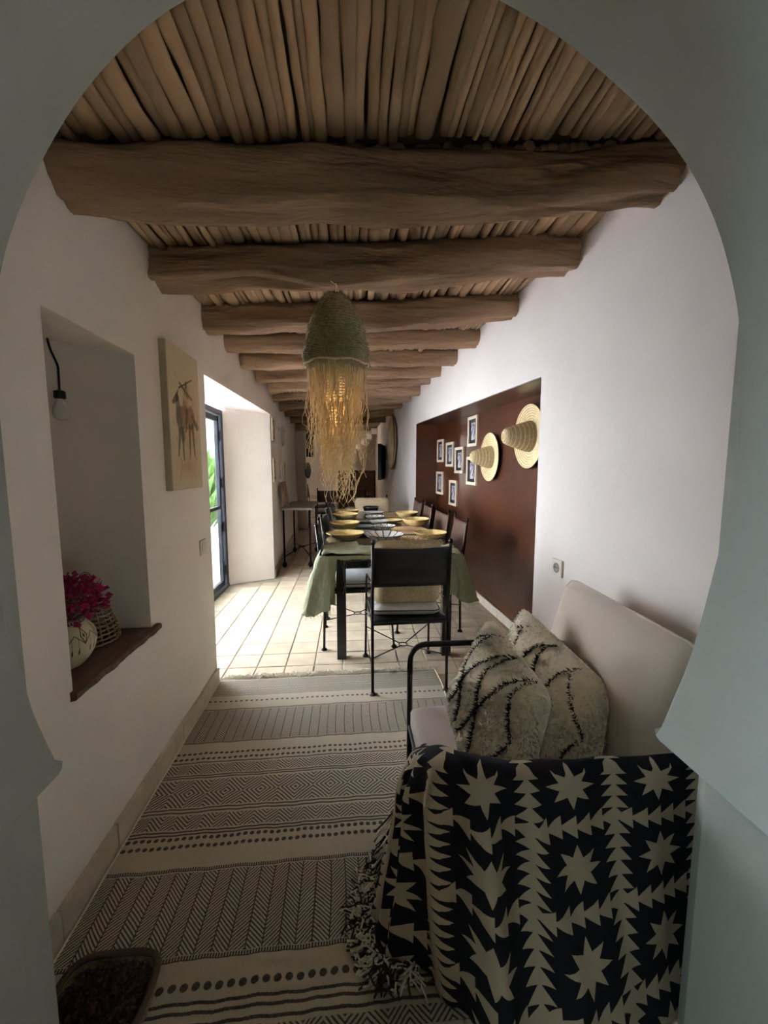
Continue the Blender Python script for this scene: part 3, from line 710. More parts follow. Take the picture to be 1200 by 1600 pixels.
# dark leather throw-cushions on the doorway side chairs
# ================================================================== bowls, plates, mats on the table
def bowl_prof(R, h, t=.006, foot=.35):
    P = [(R * foot, 0), (R * foot * 1.02, .004)]
    for k in range(1, 9): a = k / 8; P.append((R * (foot + (1 - foot) * a ** .8), .004 + (h - .004) * a ** 1.6))
    P.append((R - .002, h + .003)); 
    for k in range(8, -1, -1): a = k / 8; P.append(((R - t) * (foot * .9 + (1 - foot * .9) * a ** .8), .004 + t + (h - .004 - t * .5) * a ** 1.6))
    P.append((0.0005, .004 + t)); return P
def strokes_img(kind):
    N = 384; g = (np.arange(N) + .5) / N * 2 - 1; X, Y = np.meshgrid(g, g); r = np.hypot(X, Y); a = np.arctan2(Y, X); k = np.zeros((N, N), np.float32)
    if kind == 'strokes':
        q = (a / (2 * PI) * 14) % 1.0; k[(np.abs(q - .5) < .16 / np.maximum(r, .2) * .45) & (r > .38) & (r < .97)] = 1
        k[(r < .30) & (((a / (2 * PI) * 8 + r * 2) % 1.0) < .25)] = 1
    elif kind == 'lattice':
        q = (a / (2 * PI) * 10); k[(np.abs(np.abs((q % 1) - .5) * 2 - (r - .45) / .5) < .12) & (r > .42) & (r < .96)] = 1; k[np.abs(r - .42) < .02] = 1
    else:
        q = (a / (2 * PI) * 40 + r * 9) % 1.0; k[(q < .45) & (((r * 14) % 1.0) < .5) & (r > .2)] = 1
    k[np.abs(r - .985) < .02] = 1
    return np.array([.70, .66, .60]) * (1 - k[..., None]) + np.array([.05, .04, .05]) * k[..., None]
pm = {k: image_mat('plate_' + k, strokes_img(k), 0.28) for k in ('strokes', 'lattice', 'speckle')}
def ware(name, label, cat, x, y, R, h, mat, group, z=TT, foot=.4):
    o = MB().lathe(bowl_prof(R, h, foot=foot), 32, (0, 0, 0), planar_uv=2 * R).build(name, mat, smooth=True); o.location = (x, y, z); return tag(o, label, cat, group)
GB, GP, GW = 'palm woven bowls on the table', 'small plates under the bowls', 'patterned white plates down the middle of the table'
ware('bowl', 'yellow woven bowl nearest the camera on the doorway side, beside the green cloth', 'bowl', -0.03, 3.50, .15, .055, bowl_m, GB, TT + .012)
ware('bowl', 'second yellow woven bowl on the doorway side of the table', 'bowl', -0.05, 4.06, .148, .07, bowl_m, GB, TT + .012)
ware('bowl', 'third yellow woven bowl on the doorway side, dusted darker inside', 'bowl', -0.055, 4.74, .15, .075, bowl_m, GB, TT + .012)
ware('bowl', 'farthest yellow woven bowl on the doorway side', 'bowl', -0.035, 5.30, .158, .06, bowl_m, GB, TT + .012)
ware('bowl', 'yellow woven bowl nearest the camera on the recess side, at the end of the cloth', 'bowl', 0.69, 3.52, .145, .05, bowl_m, GB, TT + .008)
ware('bowl', 'second yellow woven bowl on the recess side, standing on a striped mat', 'bowl', 0.683, 4.26, .145, .075, bowl_m, GB, TT + .008)
ware('bowl', 'farthest yellow woven bowl on the recess side', 'bowl', 0.684, 4.95, .14, .07, bowl_m, GB, TT + .008)
for x, y, l in ((-0.10, 3.72, 'small yellow plate tucked behind the nearest doorway-side bowl'), (0.47, 4.60, 'small yellow plate left of the second recess-side bowl')):
    ware('plate', l, 'plate', x, y, .115, .03, bowl_m, GP)
ware('plate', 'big white dish with dark radial strokes near the green cloth', 'plate', 0.285, 3.43, .168, .05, pm['strokes'], GW, TT + .012)
ware('plate', 'white plate with a dark lattice rim behind the stroked dish', 'plate', 0.333, 3.97, .11, .035, pm['lattice'], GW, TT + .02)
ware('plate', 'third patterned plate from the camera, brownish, in the middle row', 'plate', 0.305, 4.32, .105, .035, pm['speckle'], GW, TT + .02)
ware('plate', 'fourth pale plate from the camera in the middle row', 'plate', 0.287, 4.74, .115, .035, pm['lattice'], GW, TT + .02)
ware('plate', 'farthest speckled plate in the middle row, before the black bowl', 'plate', 0.295, 5.20, .14, .035, pm['speckle'], GW, TT + .02)
for x, y, R, l in ((0.12, 3.82, .12, 'grey plate between the nearest doorway-side bowls and the middle row'), (0.14, 4.22, .10, 'grey saucer left of the brownish middle plate'), (0.16, 4.66, .10, 'grey saucer left of the fourth middle plate')):
    ware('plate', l, 'plate', x, y, R, .02, grey_ceramic, 'grey plates on the table')
ware('bowl', 'black glazed bowl at the far end of the table', 'bowl', 0.281, 5.58, .11, .085, ceramic_dark, None, foot=.6)
def stripe_img():
    N = 256; g = (np.arange(N) + .5) / N; X, Y = np.meshgrid(g, g); s = ((X * 16) % 1.0); k = ((s < .45) & (np.abs(Y - .5) < .46)).astype(np.float32); w = (0.9 + .1 * np.sin(Y * 300))
    return (np.array([.68, .52, .30]) * (1 - k[..., None]) + np.array([.26, .09, .045]) * k[..., None]) * w[..., None]
mat_m = image_mat('placemat_stripes', stripe_img(), 0.85, bump=.5, bscale=300)
mb = MB(); 
def mat_grid(u, v): return (-.18 + .36 * u, -.23 + .46 * v, .003 + .0015 * math.sin(u * 110) * 1.0, u, v)
for k, (x, y, rz, l) in enumerate(((0.585, 4.02, 8, 'red striped straw mat under the second recess-side bowl'), (0.60, 5.30, -3, 'red striped straw mat at the far recess-side corner'), (0.50, 3.30, 4, 'red striped straw mat partly under the green cloth at the near end'))):
    mm = MB().grid(mat_grid, 48, 6); mm.bbox(-.18, .18, -.23, .23, 0, .0015)
    o = mm.build('placemat', mat_m); o.location = (x, y, TT + (.001 if k < 2 else .0)); o.rotation_euler = (0, 0, math.radians(rz)); tag(o, l, 'mat', 'striped straw mats')
    if k == 2: o.location = (0.53, 3.42, TT + .0005)

# ================================================================== pendant lamp of woven grass
PX, PY = -0.058, 2.045
lampo = thing('pendant_lamp', 'woven grass dome pendant lamp with long raffia fringe hanging over the corridor', 'lamp', (PX, PY, 1.87))
prof = [(0.018, 2.20), (0.045, 2.185), (0.075, 2.155), (0.103, 2.105), (0.125, 2.05), (0.140, 1.995), (0.150, 1.945), (0.154, 1.905), (0.150, 1.878), (0.132, 1.858)]
pc = catmull([(r, z, 0) for r, z in prof], 4); m = MB()
m.lathe([(p.x * .985, p.y) for p in pc][::-1], 40, (PX, PY, 0))
o = m.build('woven_shell', grass_weave, lampo, smooth=True)
m = MB()
for k in range(1, len(pc), 1):
    r, z = pc[k].x, pc[k].y; N = 64
    m.tube([(PX + (r + .0035 * math.sin(i * PI / 1.0 + k * PI)) * math.cos(2 * PI * i / N), PY + (r + .0035 * math.sin(i * PI + k * PI)) * math.sin(2 * PI * i / N), z + .003 * math.sin(i * 2.2 + k)) for i in range(N)], .0032, 4, closed=True)
stuff(m.build('coil_rows', grass_weave, lampo, smooth=True))
m = MB()
for k in range(700):
    i = random.randrange(3, len(pc)); r, z = pc[i].x + .002, pc[i].y + random.uniform(-.006, .006); a = random.uniform(0, 2 * PI); w = Vector((math.cos(a), math.sin(a), 0)); p = Vector((PX, PY, z)) + w * r
    m.tube([p, p + w * .006 + Vector((0, 0, .004)), p + Vector((-w.y, w.x, 0)) * .012 + w * .001], .0016, 3)
stuff(m.build('knots', straw_dark, lampo))
m = MB(); m.tube([(PX + .150 * math.cos(2 * PI * i / 40), PY + .150 * math.sin(2 * PI * i / 40), 1.876 + .004 * math.sin(i)) for i in range(40)], .006, 6, closed=True)
m.build('rim', raffia, lampo, smooth=True)
m = MB(); m.tube([(PX, PY, 2.195), (PX + .004, PY + .002, 2.23), (PX - .005, PY + .01, 2.29)], .004, 6); m.tube([(PX + .01, PY, 2.20), (PX + .012, PY, 2.235), (PX - .02, PY - .01, 2.25), (PX - .03, PY + .03, 2.30)], .0025, 5)
m.build('cord', raffia, lampo, smooth=True)
# inner woven tube round the bulb
m = MB()
for k in range(22):
    z = 1.90 - k * .0135; r = .052 - .0012 * abs(k - 12); N = 26
    m.tube([(PX + (r + .003 * (-1) ** (i + k)) * math.cos(2 * PI * i / N), PY + (r + .003 * (-1) ** (i + k)) * math.sin(2 * PI * i / N), z) for i in range(N)], .0048, 4, closed=True)
stuff(m.build('inner_shade', raffia, lampo, smooth=True))
m = MB(); rs = random.Random(5)
def strand(r0, z0, z1, kink, thick, inward):
    a = rs.uniform(0, 2 * PI); P = []; n = 13; dx = rs.uniform(-.03, .03); dy = rs.uniform(-.03, .03); ph = rs.uniform(0, 9)
    for i in range(n):
        t = i / (n - 1); r = r0 * (1 - inward * t) ; k = kink * t ** 1.6
        P.append((PX + r * math.cos(a) + dx * t * t + k * noise.noise((ph, t * 4, 0)), PY + r * math.sin(a) + dy * t * t + k * noise.noise((ph, t * 4, 7)), z0 + (z1 - z0) * t + .25 * k * noise.noise((ph, t * 5, 3))))
    m.tube(P, [thick * (1 - .45 * i / (n - 1)) for i in range(n)], 3, caps=False)
for i in range(180): strand(rs.uniform(.095, .135), 1.868, rs.gauss(1.50, .08), .055, .0022, rs.uniform(.08, .42))
for i in range(150): strand(rs.uniform(.045, .08), 1.70, rs.gauss(1.39, .07), .10, .0022, rs.uniform(-.3, .35))
for i in range(40): strand(rs.uniform(.11, .15), 1.872, rs.uniform(1.36, 1.6), .13, .0018, rs.uniform(-.05, .1))
for i in range(9): strand(rs.uniform(.03, .08), 1.55, rs.uniform(1.20, 1.32), .12, .0020, rs.uniform(-.2, .3))
m.tube(catmull([(PX + .10, PY - .02, 1.66), (PX + .115, PY - .03, 1.58), (PX + .135, PY - .03, 1.50), (PX + .13, PY - .02, 1.40), (PX + .09, PY - .02, 1.32), (PX + .085, PY, 1.27), (PX + .05, PY, 1.225)], 4), .0024, 4)
m.tube(catmull([(PX + .10, PY + .01, 1.56), (PX + .115, PY, 1.49), (PX + .125, PY, 1.42), (PX + .105, PY, 1.34), (PX + .085, PY, 1.29)], 4), .0022, 4)
tag(stuff(m.build('fringe', raffia, lampo)), 'long golden raffia fringe')
MB().ball((PX, PY, 1.99), .03, 12, 8, (1, 1, 1.3)).build('bulb', bulb_m, lampo, smooth=True)
pb = lamp('fringe_fill', 'POINT', (PX, PY, 1.66), (PX, PY, 0), 0.4, (1.0, 0.90, 0.74), shadow_soft_size=0.06)  # added warm fill below the bulb, brightens the raffia fringe

# ================================================================== straw hats and framed photos in the recess
RN = Vector((-1, -0.047, 0)).normalized()        # out of the recess back wall
def hat(x, y, z, R, cone_r, cone_h, label):
    t = thing('straw_hat', label, 'hat', (x, y, z), 'conical straw hats on the brown wall')
    def coil(prof, name, mat, mat2):
        m = MB(); P = catmull([(r, h, 0) for r, h in prof], 9); Q = []
        for i, p in enumerate(P): Q.append((max(p.x, .0005), p.y + (.0022 if i % 2 else -.0012)))
        m.lathe(Q, 48, (x, y, z), RN); m.f = [f for f in m.f if len(f) == 4]; m.mi = [0] * len(m.f)
        for k in range(len(m.f)):
            if (k // 48) % 4 == 3: m.mi[k] = 1
        return m.build(name, [mat, mat2], t, smooth=True, solid=.004)
    coil([(R, .030), (R * .85, .018), (R * .68, .012), (cone_r * 1.05, .016)], 'brim', straw, straw_dark)
    coil([(cone_r * 1.03, .014), (cone_r * .96, cone_h * .22), (cone_r * .78, cone_h * .5), (cone_r * .58, cone_h * .78), (cone_r * .42, cone_h * .93), (.001, cone_h)], 'crown', straw_dark, straw)
    return t
hat(XB(3.9) - .006, 3.90, 1.492, .228, .105, .215, 'conical straw hat hung between the photo frames and the nearer hat, whole brim showing')
hat(XB(3.12) - .006, 3.12, 1.63, .242, .115, .235, 'conical straw hat half hidden by the white wall edge')
def photo_frame(label, x, y, z, w, h, n, ty, group, depth=.022, fw=.032, pw=.5, ph=.72, fm=frame_m):
    """n outward normal, ty the along-wall unit vector"""
    t = thing('picture_frame', label, 'picture', (x, y, z), group); n, ty, up = Vector(n), Vector(ty), Vector((0, 0, 1)); c = Vector((x, y, z))
    def slab(name, a0, a1, b0, b1, d0, d1, mat, par, bv=0):
        P = []
        for d in (d0, d1):
            for a, b in ((a0, b0), (a1, b0), (a1, b1), (a0, b1)): P.append(c + ty * a + up * b + n * d)
        return MB().hexa(P).build(name, mat, par, bevel=bv)
    for nm, q in (('frame_side', (-w / 2, w / 2, h / 2 - fw, h / 2)), ('frame_side', (-w / 2, w / 2, -h / 2, -h / 2 + fw)), ('frame_side', (-w / 2, -w / 2 + fw, -h / 2 + fw, h / 2 - fw)), ('frame_side', (w / 2 - fw, w / 2, -h / 2 + fw, h / 2 - fw))): slab(nm, *q, 0, depth, fm, t, .002)
    slab('mount', -w / 2 + fw, w / 2 - fw, -h / 2 + fw, h / 2 - fw, .001, .008, mount_m, t)
    iw, ih = (w - 2 * fw) * pw, (h - 2 * fw) * ph
    slab('photo', -iw / 2, iw / 2, -ih / 2, ih / 2, .008, .0095, photo_m, t); return t
TYR = Vector((0.047, -1, 0)).normalized()
GF = 'cream framed photos in the brown recess'
for y, z, w, h, l in ((5.76, 1.62, .30, .31, 'small framed photo at the upper far left of the brown recess'), (5.30, 1.556, .31, .31, 'framed photo second from the far end, upper row of the recess'), (4.90, 1.478, .31, .31, 'framed photo third from the far end, upper row of the recess'),
                      (4.44, 1.779, .29, .32, 'highest framed photo in the recess, under the soffit'), (4.45, 1.357, .31, .306, 'framed photo partly behind the tip of the straw hat'), (5.78, 1.175, .32, .315, 'lower framed photo at the far end of the recess'), (5.13, 1.074, .30, .313, 'lowest framed photo in the recess')):
    photo_frame(l, XB(y) - .001, y, z, w, h, RN, TYR, GF)
# switch plates
sw = thing('light_switch', 'small cream light switch by the doorway on the left wall', 'switch', (-0.87, 2.49, .93))
MB().bbox(-0.87, -0.860, 2.445, 2.535, .885, .975).build('plate', plastic, sw, bevel=.003); MB().bbox(-0.861, -0.855, 2.47, 2.51, .905, .955).build('rocker', plastic, sw, bevel=.003)
so = thing('wall_socket', 'cream wall socket beside the brown recess, above the sofa', 'socket', (XR(2.13), 2.13, .853))
def onright(a, b, z0, z1, d0, d1): return MB().hexa([(XR(a) - d1, a, z0), (XR(a) - d0, a, z0), (XR(b) - d0, b, z0), (XR(b) - d1, b, z0), (XR(a) - d1, a, z1), (XR(a) - d0, a, z1), (XR(b) - d0, b, z1), (XR(b) - d1, b, z1)])
onright(2.085, 2.18, .81, .90, 0, .012).build('plate', plastic, so, bevel=.003)
m = MB(); m.lathe([(.027, .0), (.027, .003), (.022, .003), (.020, .001)], 20, (XR(2.132) - .012, 2.132, .855), (-1, -.05, 0)); m.build('socket_ring', plastic_dark, so, smooth=True)
m = MB(); m.lathe([(.003, 0), (.003, .004)], 8, (XR(2.12) - .012, 2.122, .855), (-1, -.05, 0)); m.lathe([(.003, 0), (.003, .004)], 8, (XR(2.142) - .012, 2.142, .855), (-1, -.05, 0)); m.build('contacts', mount_m, so)

# ================================================================== sofa
sofa = thing('sofa', 'low armchair-sofa with dark tube frame and taupe seat against the right wall', 'sofa', (0.62, 1.33, 0))
for y, nm in ((1.70, 'far'), (0.955, 'near')):
    dz = 0.0 if nm == 'far' else -.03
    P = [(0.252, y, 0.0), (0.252, y, 0.56 + dz)] + [(0.252 + .07 * (1 - math.cos(a)), y, 0.57 + dz + .07 * math.sin(a)) for a in [PI / 2 * k / 6 for k in range(1, 7)]] + [(0.60, y, .64 + dz), (1.00, y, .64 + dz)] + [(1.00 + .06 * math.sin(a), y, .58 + dz + .06 * math.cos(a)) for a in [PI / 2 * k / 5 for k in range(1, 6)]] + [(1.06, y, 0.0)]
    m = MB(); m.tube(P, 0.0125, 10); o = m.build('arm_frame', iron, sofa, smooth=True)
    for x in (0.252, 1.06): MB().lathe([(.022, 0), (.022, .008), (.014, .014)], 12, (x, y, 0)).build('foot', iron, o, smooth=True)
m = MB(); m.tube([(0.252, .955, .272), (.252, 1.70, .272)], .0095, 8); m.build('front_rail', iron, sofa, smooth=True)
m = MB(); m.tube([(0.262, .955, .095), (.262, 1.70, .095)], .0095, 8); m.build('lower_rail', iron, sofa, smooth=True)
m = MB(); m.tube([(0.252, 1.66, .105), (1.06, 1.66, .105)], .0105, 8); m.build('cross_rail', iron, sofa, smooth=True)
m = MB(); m.tube([(1.06, .955, .272), (1.06, 1.70, .272)], .0095, 8); m.tube([(1.06, .955, .66), (1.06, 1.70, .66)], .0095, 8); m.build('back_rail', iron, sofa, smooth=True)
mb = MB()
def seat_fn(u, v):   # rounded slab, closed sweep
    y = .995 + .685 * u; a = 2 * PI * v; k = min(1, min(u, 1 - u) * 26) ** .5
    ca, sa = math.cos(a), math.sin(a); sq = (abs(ca) ** 7 + abs(sa) ** 7) ** (-1 / 7)
    return (.648 + .400 * sq * ca * (0.93 + .07 * k), y, .335 + (.052 * k + .002) * sq * sa + (.006 * math.sin(PI * u) if sa > 0 else 0), u, v)
mb.grid(seat_fn, 40, 64, flip=True); mb.build('seat_pad', sofa_cloth, sofa, smooth=True)
m = MB(); m.tube([(.262, 1.0 + .67 * k / 20, .312) for k in range(21)], .004, 5); m.build('seat_piping', sofa_cloth, sofa)
# loose back cushion
bc = thing('back_cushion', 'large plain linen back cushion with piped edge leaning by the right wall', 'cushion', (.92, 1.395, .41))
ex = Vector((0, 1, 0)); ey = Vector((.26, 0, .965)).normalized(); cc = Vector((.922, 1.395, .645))
out = rect_outline(cc, ex, ey, .73, .50)
mb, R, C, nn = cushion_mesh([out[0], out[1], out[2] + ey * .015 + ex * .01, out[3]], ex.cross(ey) * -1, .15, p=3.2, q=.62, rounds=2, lump=.012, cut=.05)
mb.build('cover', back_cloth, bc, smooth=True)
m = MB(); m.tube([tuple(p) for p in R], .0052, 6, closed=True); m.build('piping', back_cloth, bc, smooth=True)
# shaggy pillows
PN = Vector((-.76, -.36, .54)).normalized()
S1 = [[[0.469, 1.502, 0.746], [0.502, 1.47, 0.77], [0.534, 1.432, 0.79]], [[0.529, 1.442, 0.789], [0.489, 1.463, 0.747], [0.452, 1.469, 0.699], [0.428, 1.453, 0.655], [0.415, 1.425, 0.618]], [[0.361, 1.427, 0.544], [0.389, 1.418, 0.577], [0.418, 1.426, 0.623], [0.453, 1.415, 0.665], [0.498, 1.386, 0.708], [0.535, 1.357, 0.742], [0.554, 1.331, 0.751]], [[0.415, 1.425, 0.618], [0.404, 1.404, 0.589], [0.391, 1.374, 0.551], [0.365, 1.364, 0.508]], [[0.552, 1.333, 0.75], [0.513, 1.352, 0.707], [0.479, 1.361, 0.666], [0.452, 1.339, 0.613], [0.441, 1.317, 0.583], [0.419, 1.284, 0.529], [0.382, 1.257, 0.459], [0.38, 1.243, 0.448]], [[0.362, 1.338, 0.485], [0.394, 1.315, 0.516], [0.438, 1.308, 0.572], [0.471, 1.3, 0.613], [0.519, 1.282, 0.669], [0.554, 1.257, 0.702], [0.578, 1.234, 0.721]], [[0.576, 1.234, 0.718], [0.544, 1.243, 0.679], [0.524, 1.242, 0.65], [0.508, 1.216, 0.61], [0.495, 1.185, 0.57], [0.491, 1.167, 0.553], [0.464, 1.175, 0.52], [0.436, 1.189, 0.49], [0.378, 1.235, 0.439]]]
S2 = [[[0.69, 1.615, 0.739], [0.707, 1.595, 0.749], [0.726, 1.568, 0.759]], [[0.703, 1.594, 0.743], [0.68, 1.587, 0.706], [0.662, 1.57, 0.669]], [[0.674, 1.508, 0.645], [0.7, 1.504, 0.679], [0.729, 1.489, 0.709], [0.765, 1.445, 0.731]], [[0.75, 1.461, 0.721], [0.73, 1.466, 0.696], [0.711, 1.459, 0.664], [0.691, 1.438, 0.622]], [[0.711, 1.371, 0.605], [0.736, 1.369, 0.639], [0.762, 1.356, 0.667], [0.795, 1.329, 0.696]], [[0.781, 1.342, 0.685], [0.764, 1.317, 0.644], [0.753, 1.285, 0.608], [0.744, 1.246, 0.568], [0.742, 1.208, 0.541], [0.734, 1.198, 0.523], [0.703, 1.212, 0.489], [0.676, 1.214, 0.452]]]
def shaggy(name, label, outl, lines, T, seed):
    rs = random.Random(seed); PNs = []; DNs = []; t = thing(name, label, 'cushion', sum((Vector(p) for p in outl), Vector()) / len(outl), 'shaggy wool pillows on the sofa')
    mb, R, C, nn = cushion_mesh(outl, PN, T, p=2.8, q=.55, lump=.010, seed=seed, rounds=2, cut=.075); mb.build('cover', wool, t, smooth=True)
    ax = (R[0] - C); ax -= nn * ax.dot(nn); ax.normalize(); ay = nn.cross(ax)
    segs = []
    for l in lines:
        q = [((Vector(p) - C).dot(ax), (Vector(p) - C).dot(ay)) for p in l]
        cq = catmull([(a, b, 0) for a, b in q], 4); segs += [((cq[i].x, cq[i].y), (cq[i + 1].x, cq[i + 1].y)) for i in range(len(cq) - 1)]
    A = np.array([s_[0] for s_ in segs]); B = np.array([s_[1] for s_ in segs])
    def dist(a, b):
        p = np.array([a, b]); d = B - A; tt = np.clip(((p - A) * d).sum(1) / np.maximum((d * d).sum(1), 1e-9), 0, 1); return np.hypot(*(p - A - d * tt[:, None]).T).min()
    pile = MB(); dark = MB(); Rp = [((p - C).dot(ax), (p - C).dot(ay)) for p in R]; N = len(R)
    n = 0
    while n < 5600:
        i = rs.randrange(N); f = rs.random(); e0 = R[i].lerp(R[(i + 1) % N], f); r = math.sqrt(rs.random()); side = 1 if rs.random() < .8 else -1
        if side < 0: r = 1 - (1 - r) * .5
        h = T / 2 * max(0., 1 - r ** 2.8) ** .55; b = C + (e0 - C) * r; p = b + nn * h * side
        od = (e0 - C).normalized(); k = r ** 3; nd = (nn * side * (1 - k * .75) + od * k).normalized()
        d = (nd * .42 + Vector((rs.gauss(0, .45), rs.gauss(0, .45), rs.gauss(-.2, .45)))).normalized(); L = rs.uniform(.008, .014)
        s1 = d.orthogonal().normalized(); s2 = d.cross(s1); w = rs.uniform(.0020, .0032)
        isd = side > 0 and dist((b - C).dot(ax), (b - C).dot(ay)) < .0035
        tip = p + d * L + Vector((0, 0, -.004)); (dark if isd else pile).add([p + s1 * w, p - s1 * w * .5 + s2 * w * .87, p - s1 * w * .5 - s2 * w * .87, tip], [(0, 1, 3), (1, 2, 3), (2, 0, 3)]); (DNs if isd else PNs).extend([tuple((nd + Vector((rs.gauss(0, .33), rs.gauss(0, .33), rs.gauss(0, .33)))).normalized())] * 4)
        n += 1
    for (a, b), (c_, d_) in segs:      # dense dark tufts along the drawn lines
        Ls = math.hypot(c_ - a, d_ - b)
        for _ in range(int(Ls / .0016)):
            f = rs.random(); qa, qb = a + (c_ - a) * f + rs.gauss(0, .0017), b + (d_ - b) * f + rs.gauss(0, .0017)
            bb = C + ax * qa + ay * qb; od = bb - C; Lc = od.length
            ang = math.atan2(qb, qa); rr = max(0.0, min(1.0, Lc / max(.05, min(((e[0] ** 2 + e[1] ** 2) ** .5) for e in Rp if abs((math.atan2(e[1], e[0]) - ang + PI) % (2 * PI) - PI) < .2))))
            h = T / 2 * max(0., 1 - rr ** 2.8) ** .55; p = bb + nn * (h + .001)
            d = (nn * .9 + Vector((rs.gauss(0, .4), rs.gauss(0, .4), rs.gauss(-.2, .4)))).normalized(); L = rs.uniform(.014, .024); s1 = d.orthogonal().normalized(); s2 = d.cross(s1); w = .0024
            dark.add([p + s1 * w, p - s1 * w * .5 + s2 * w * .87, p - s1 * w * .5 - s2 * w * .87, p + d * L], [(0, 1, 3), (1, 2, 3), (2, 0, 3)])
    po = tag(stuff(pile.build('pile', wool, t, smooth=True)), 'shaggy cream pile'); po.data.normals_split_custom_set_from_vertices(PNs); tag(stuff(dark.build('pattern_tufts', wool_dark, t)), 'dark brown tufted zigzag lines')
O1 = [[0.556, 1.564, 0.807], [0.636, 1.196, 0.675], [0.541, 1.112, 0.485], [0.39, 1.262, 0.372], [0.37, 1.5, 0.503]]
O2 = [[0.749, 1.699, 0.795], [0.868, 1.25, 0.664], [0.766, 1.141, 0.447], [0.63, 1.276, 0.345], [0.679, 1.68, 0.684]]
shaggy('shaggy_pillow', 'shaggy cream pillow with dark zigzag lines, in front nearest the seat edge', O1, S1, .15, 3)
shaggy('shaggy_pillow', 'shaggy cream pillow behind the other one, leaning on the linen back cushion', O2, S2, .12, 4)

# ================================================================== black and cream blanket over the near arm
def kilim():
    N = 640; g = (np.arange(N) + .5) / N - .5; X, Y = np.meshgrid(g, g); k = np.zeros((N, N), np.float32)
    saw = lambda t: (t % 1.0)
    bx = .350 + .130 * saw(Y * 6 + .25); by = .360 + .115 * saw(X * 6 + .1)
    k[(np.abs(X) < bx) & (np.abs(Y) < by)] = 1
    a = np.arctan2(Y, X * 1.05); r = np.hypot(X * 1.05, Y); q = np.abs(((a / (PI / 4) + .5) % 1.0) - .5) * 2      # 0 at the tips, 1 between
    rs_ = .290 / (1 + 1.0 * q); k[r < rs_] = 0
    nz = rng.random((N, N)).astype(np.float32)
    c = np.array([.46, .37, .27]) * (.88 + .24 * nz[..., None]); d = np.array([.010, .009, .014]) * (.7 + .6 * nz[..., None])
    return c * (1 - k[..., None]) + d * k[..., None]
kil_m = image_mat('kilim_blanket', kilim(), 0.95, bump=.4, bscale=500)
TOP = [(1.03, .945, .632), (.86, .945, .632), (.68, .945, .634), (.50, .945, .634), (.38, .945, .638), (.29, .947, .648), (.235, .965, .65), (.212, 1.03, .625), (.205, 1.12, .57), (.205, 1.20, .51), (.215, 1.27, .465), (.232, 1.33, .43)]
BOT = [(1.03, .90, .012), (.86, .885, .012), (.68, .83, .012), (.50, .79, .012), (.37, .81, .012), (.295, .90, .014), (.25, .975, .014), (.185, 1.01, .014), (.125, 1.04, .012), (.095, 1.10, .012), (.10, 1.18, .012), (.13, 1.26, .012)]
INN = [(1.03, 1.00, .56), (.86, 1.00, .56), (.68, 1.005, .55), (.50, 1.03, .53), (.42, 1.07, .50), (.37, 1.11, .47), (.35, 1.14, .45), (.34, 1.17, .43), (.33, 1.20, .415), (.325, 1.24, .41), (.31, 1.28, .408), (.285, 1.34, .405)]
nS = 10; CT, CB, CI = catmull(TOP, nS), catmull(BOT, nS), catmull(INN, nS); nP = len(CT)
arcl = [0.0]
for i in range(1, nP): arcl.append(arcl[-1] + ((CT[i] + CB[i]) / 2 - (CT[i - 1] + CB[i - 1]) / 2).length)
def blanket(u, v):
    i = min(int(u * (nP - 1)), nP - 2); f = u * (nP - 1) - i; T, B, I = CT[i].lerp(CT[i + 1], f), CB[i].lerp(CB[i + 1], f), CI[i].lerp(CI[i + 1], f); s = arcl[i] + (arcl[i + 1] - arcl[i]) * f
    ip = min(i + 1, nP - 2); tan = (CT[ip + 1] - CT[max(i - 1, 0)]); tan.z = 0; tan.normalize(); on = Vector((-tan.y, tan.x, 0))
    vt = .14
    if v < vt:      # inner flap rising to the arm
        t = v / vt; p = I.lerp(T, t); p.z = I.z + (T.z - I.z) * (1 - (1 - t) ** 2) + .010 * math.sin(PI * t)
        p += Vector((0, 0, .008 * noise.noise((s * 9, t * 2, 1)) + .006))
    else:
        t = (v - vt) / (1 - vt); p = T.lerp(B, t); hb = t ** 1.7; p.x = T.x + (B.x - T.x) * hb; p.y = T.y + (B.y - T.y) * hb
        p.z = T.z + (B.z - T.z) * (t ** 1.12); a = math.sin(min(1, t * 3) * PI / 2)
        fold = 0.0
        for c, w, amp, dr in ((.74, .042, .060, .06), (.84, .026, .040, .03), (.92, .024, .042, -.02), (.62, .045, .036, .14), (1.00, .024, .040, 0), (1.08, .026, .036, 0), (1.16, .026, .030, 0), (.50, .06, .026, .10), (.30, .08, .014, .04)):
            fold += 1.25 * amp * math.exp(-((s - c + dr * t) / w) ** 2)
        fold += .008 * noise.noise((s * 8, t * 3, 3)) + .004 * noise.noise((s * 20, t * 9, 6))
        p += on * (fold * a * (1 - .3 * t) + .014)
    p.z = max(p.z, .010)
    return (p.x, p.y, p.z, s / .235 + .40 + .10 * v, -v * .86 / .235 + .22)
mb = MB(); mb.grid(blanket, 170, 110)
bl = thing('blanket', 'black and cream kilim star pattern blanket draped over the near sofa arm to the floor', 'blanket', (.55, .93, .3))
mb.build('cloth', kil_m, bl, smooth=True, solid=.003)
m = MB(); rs = random.Random(11)
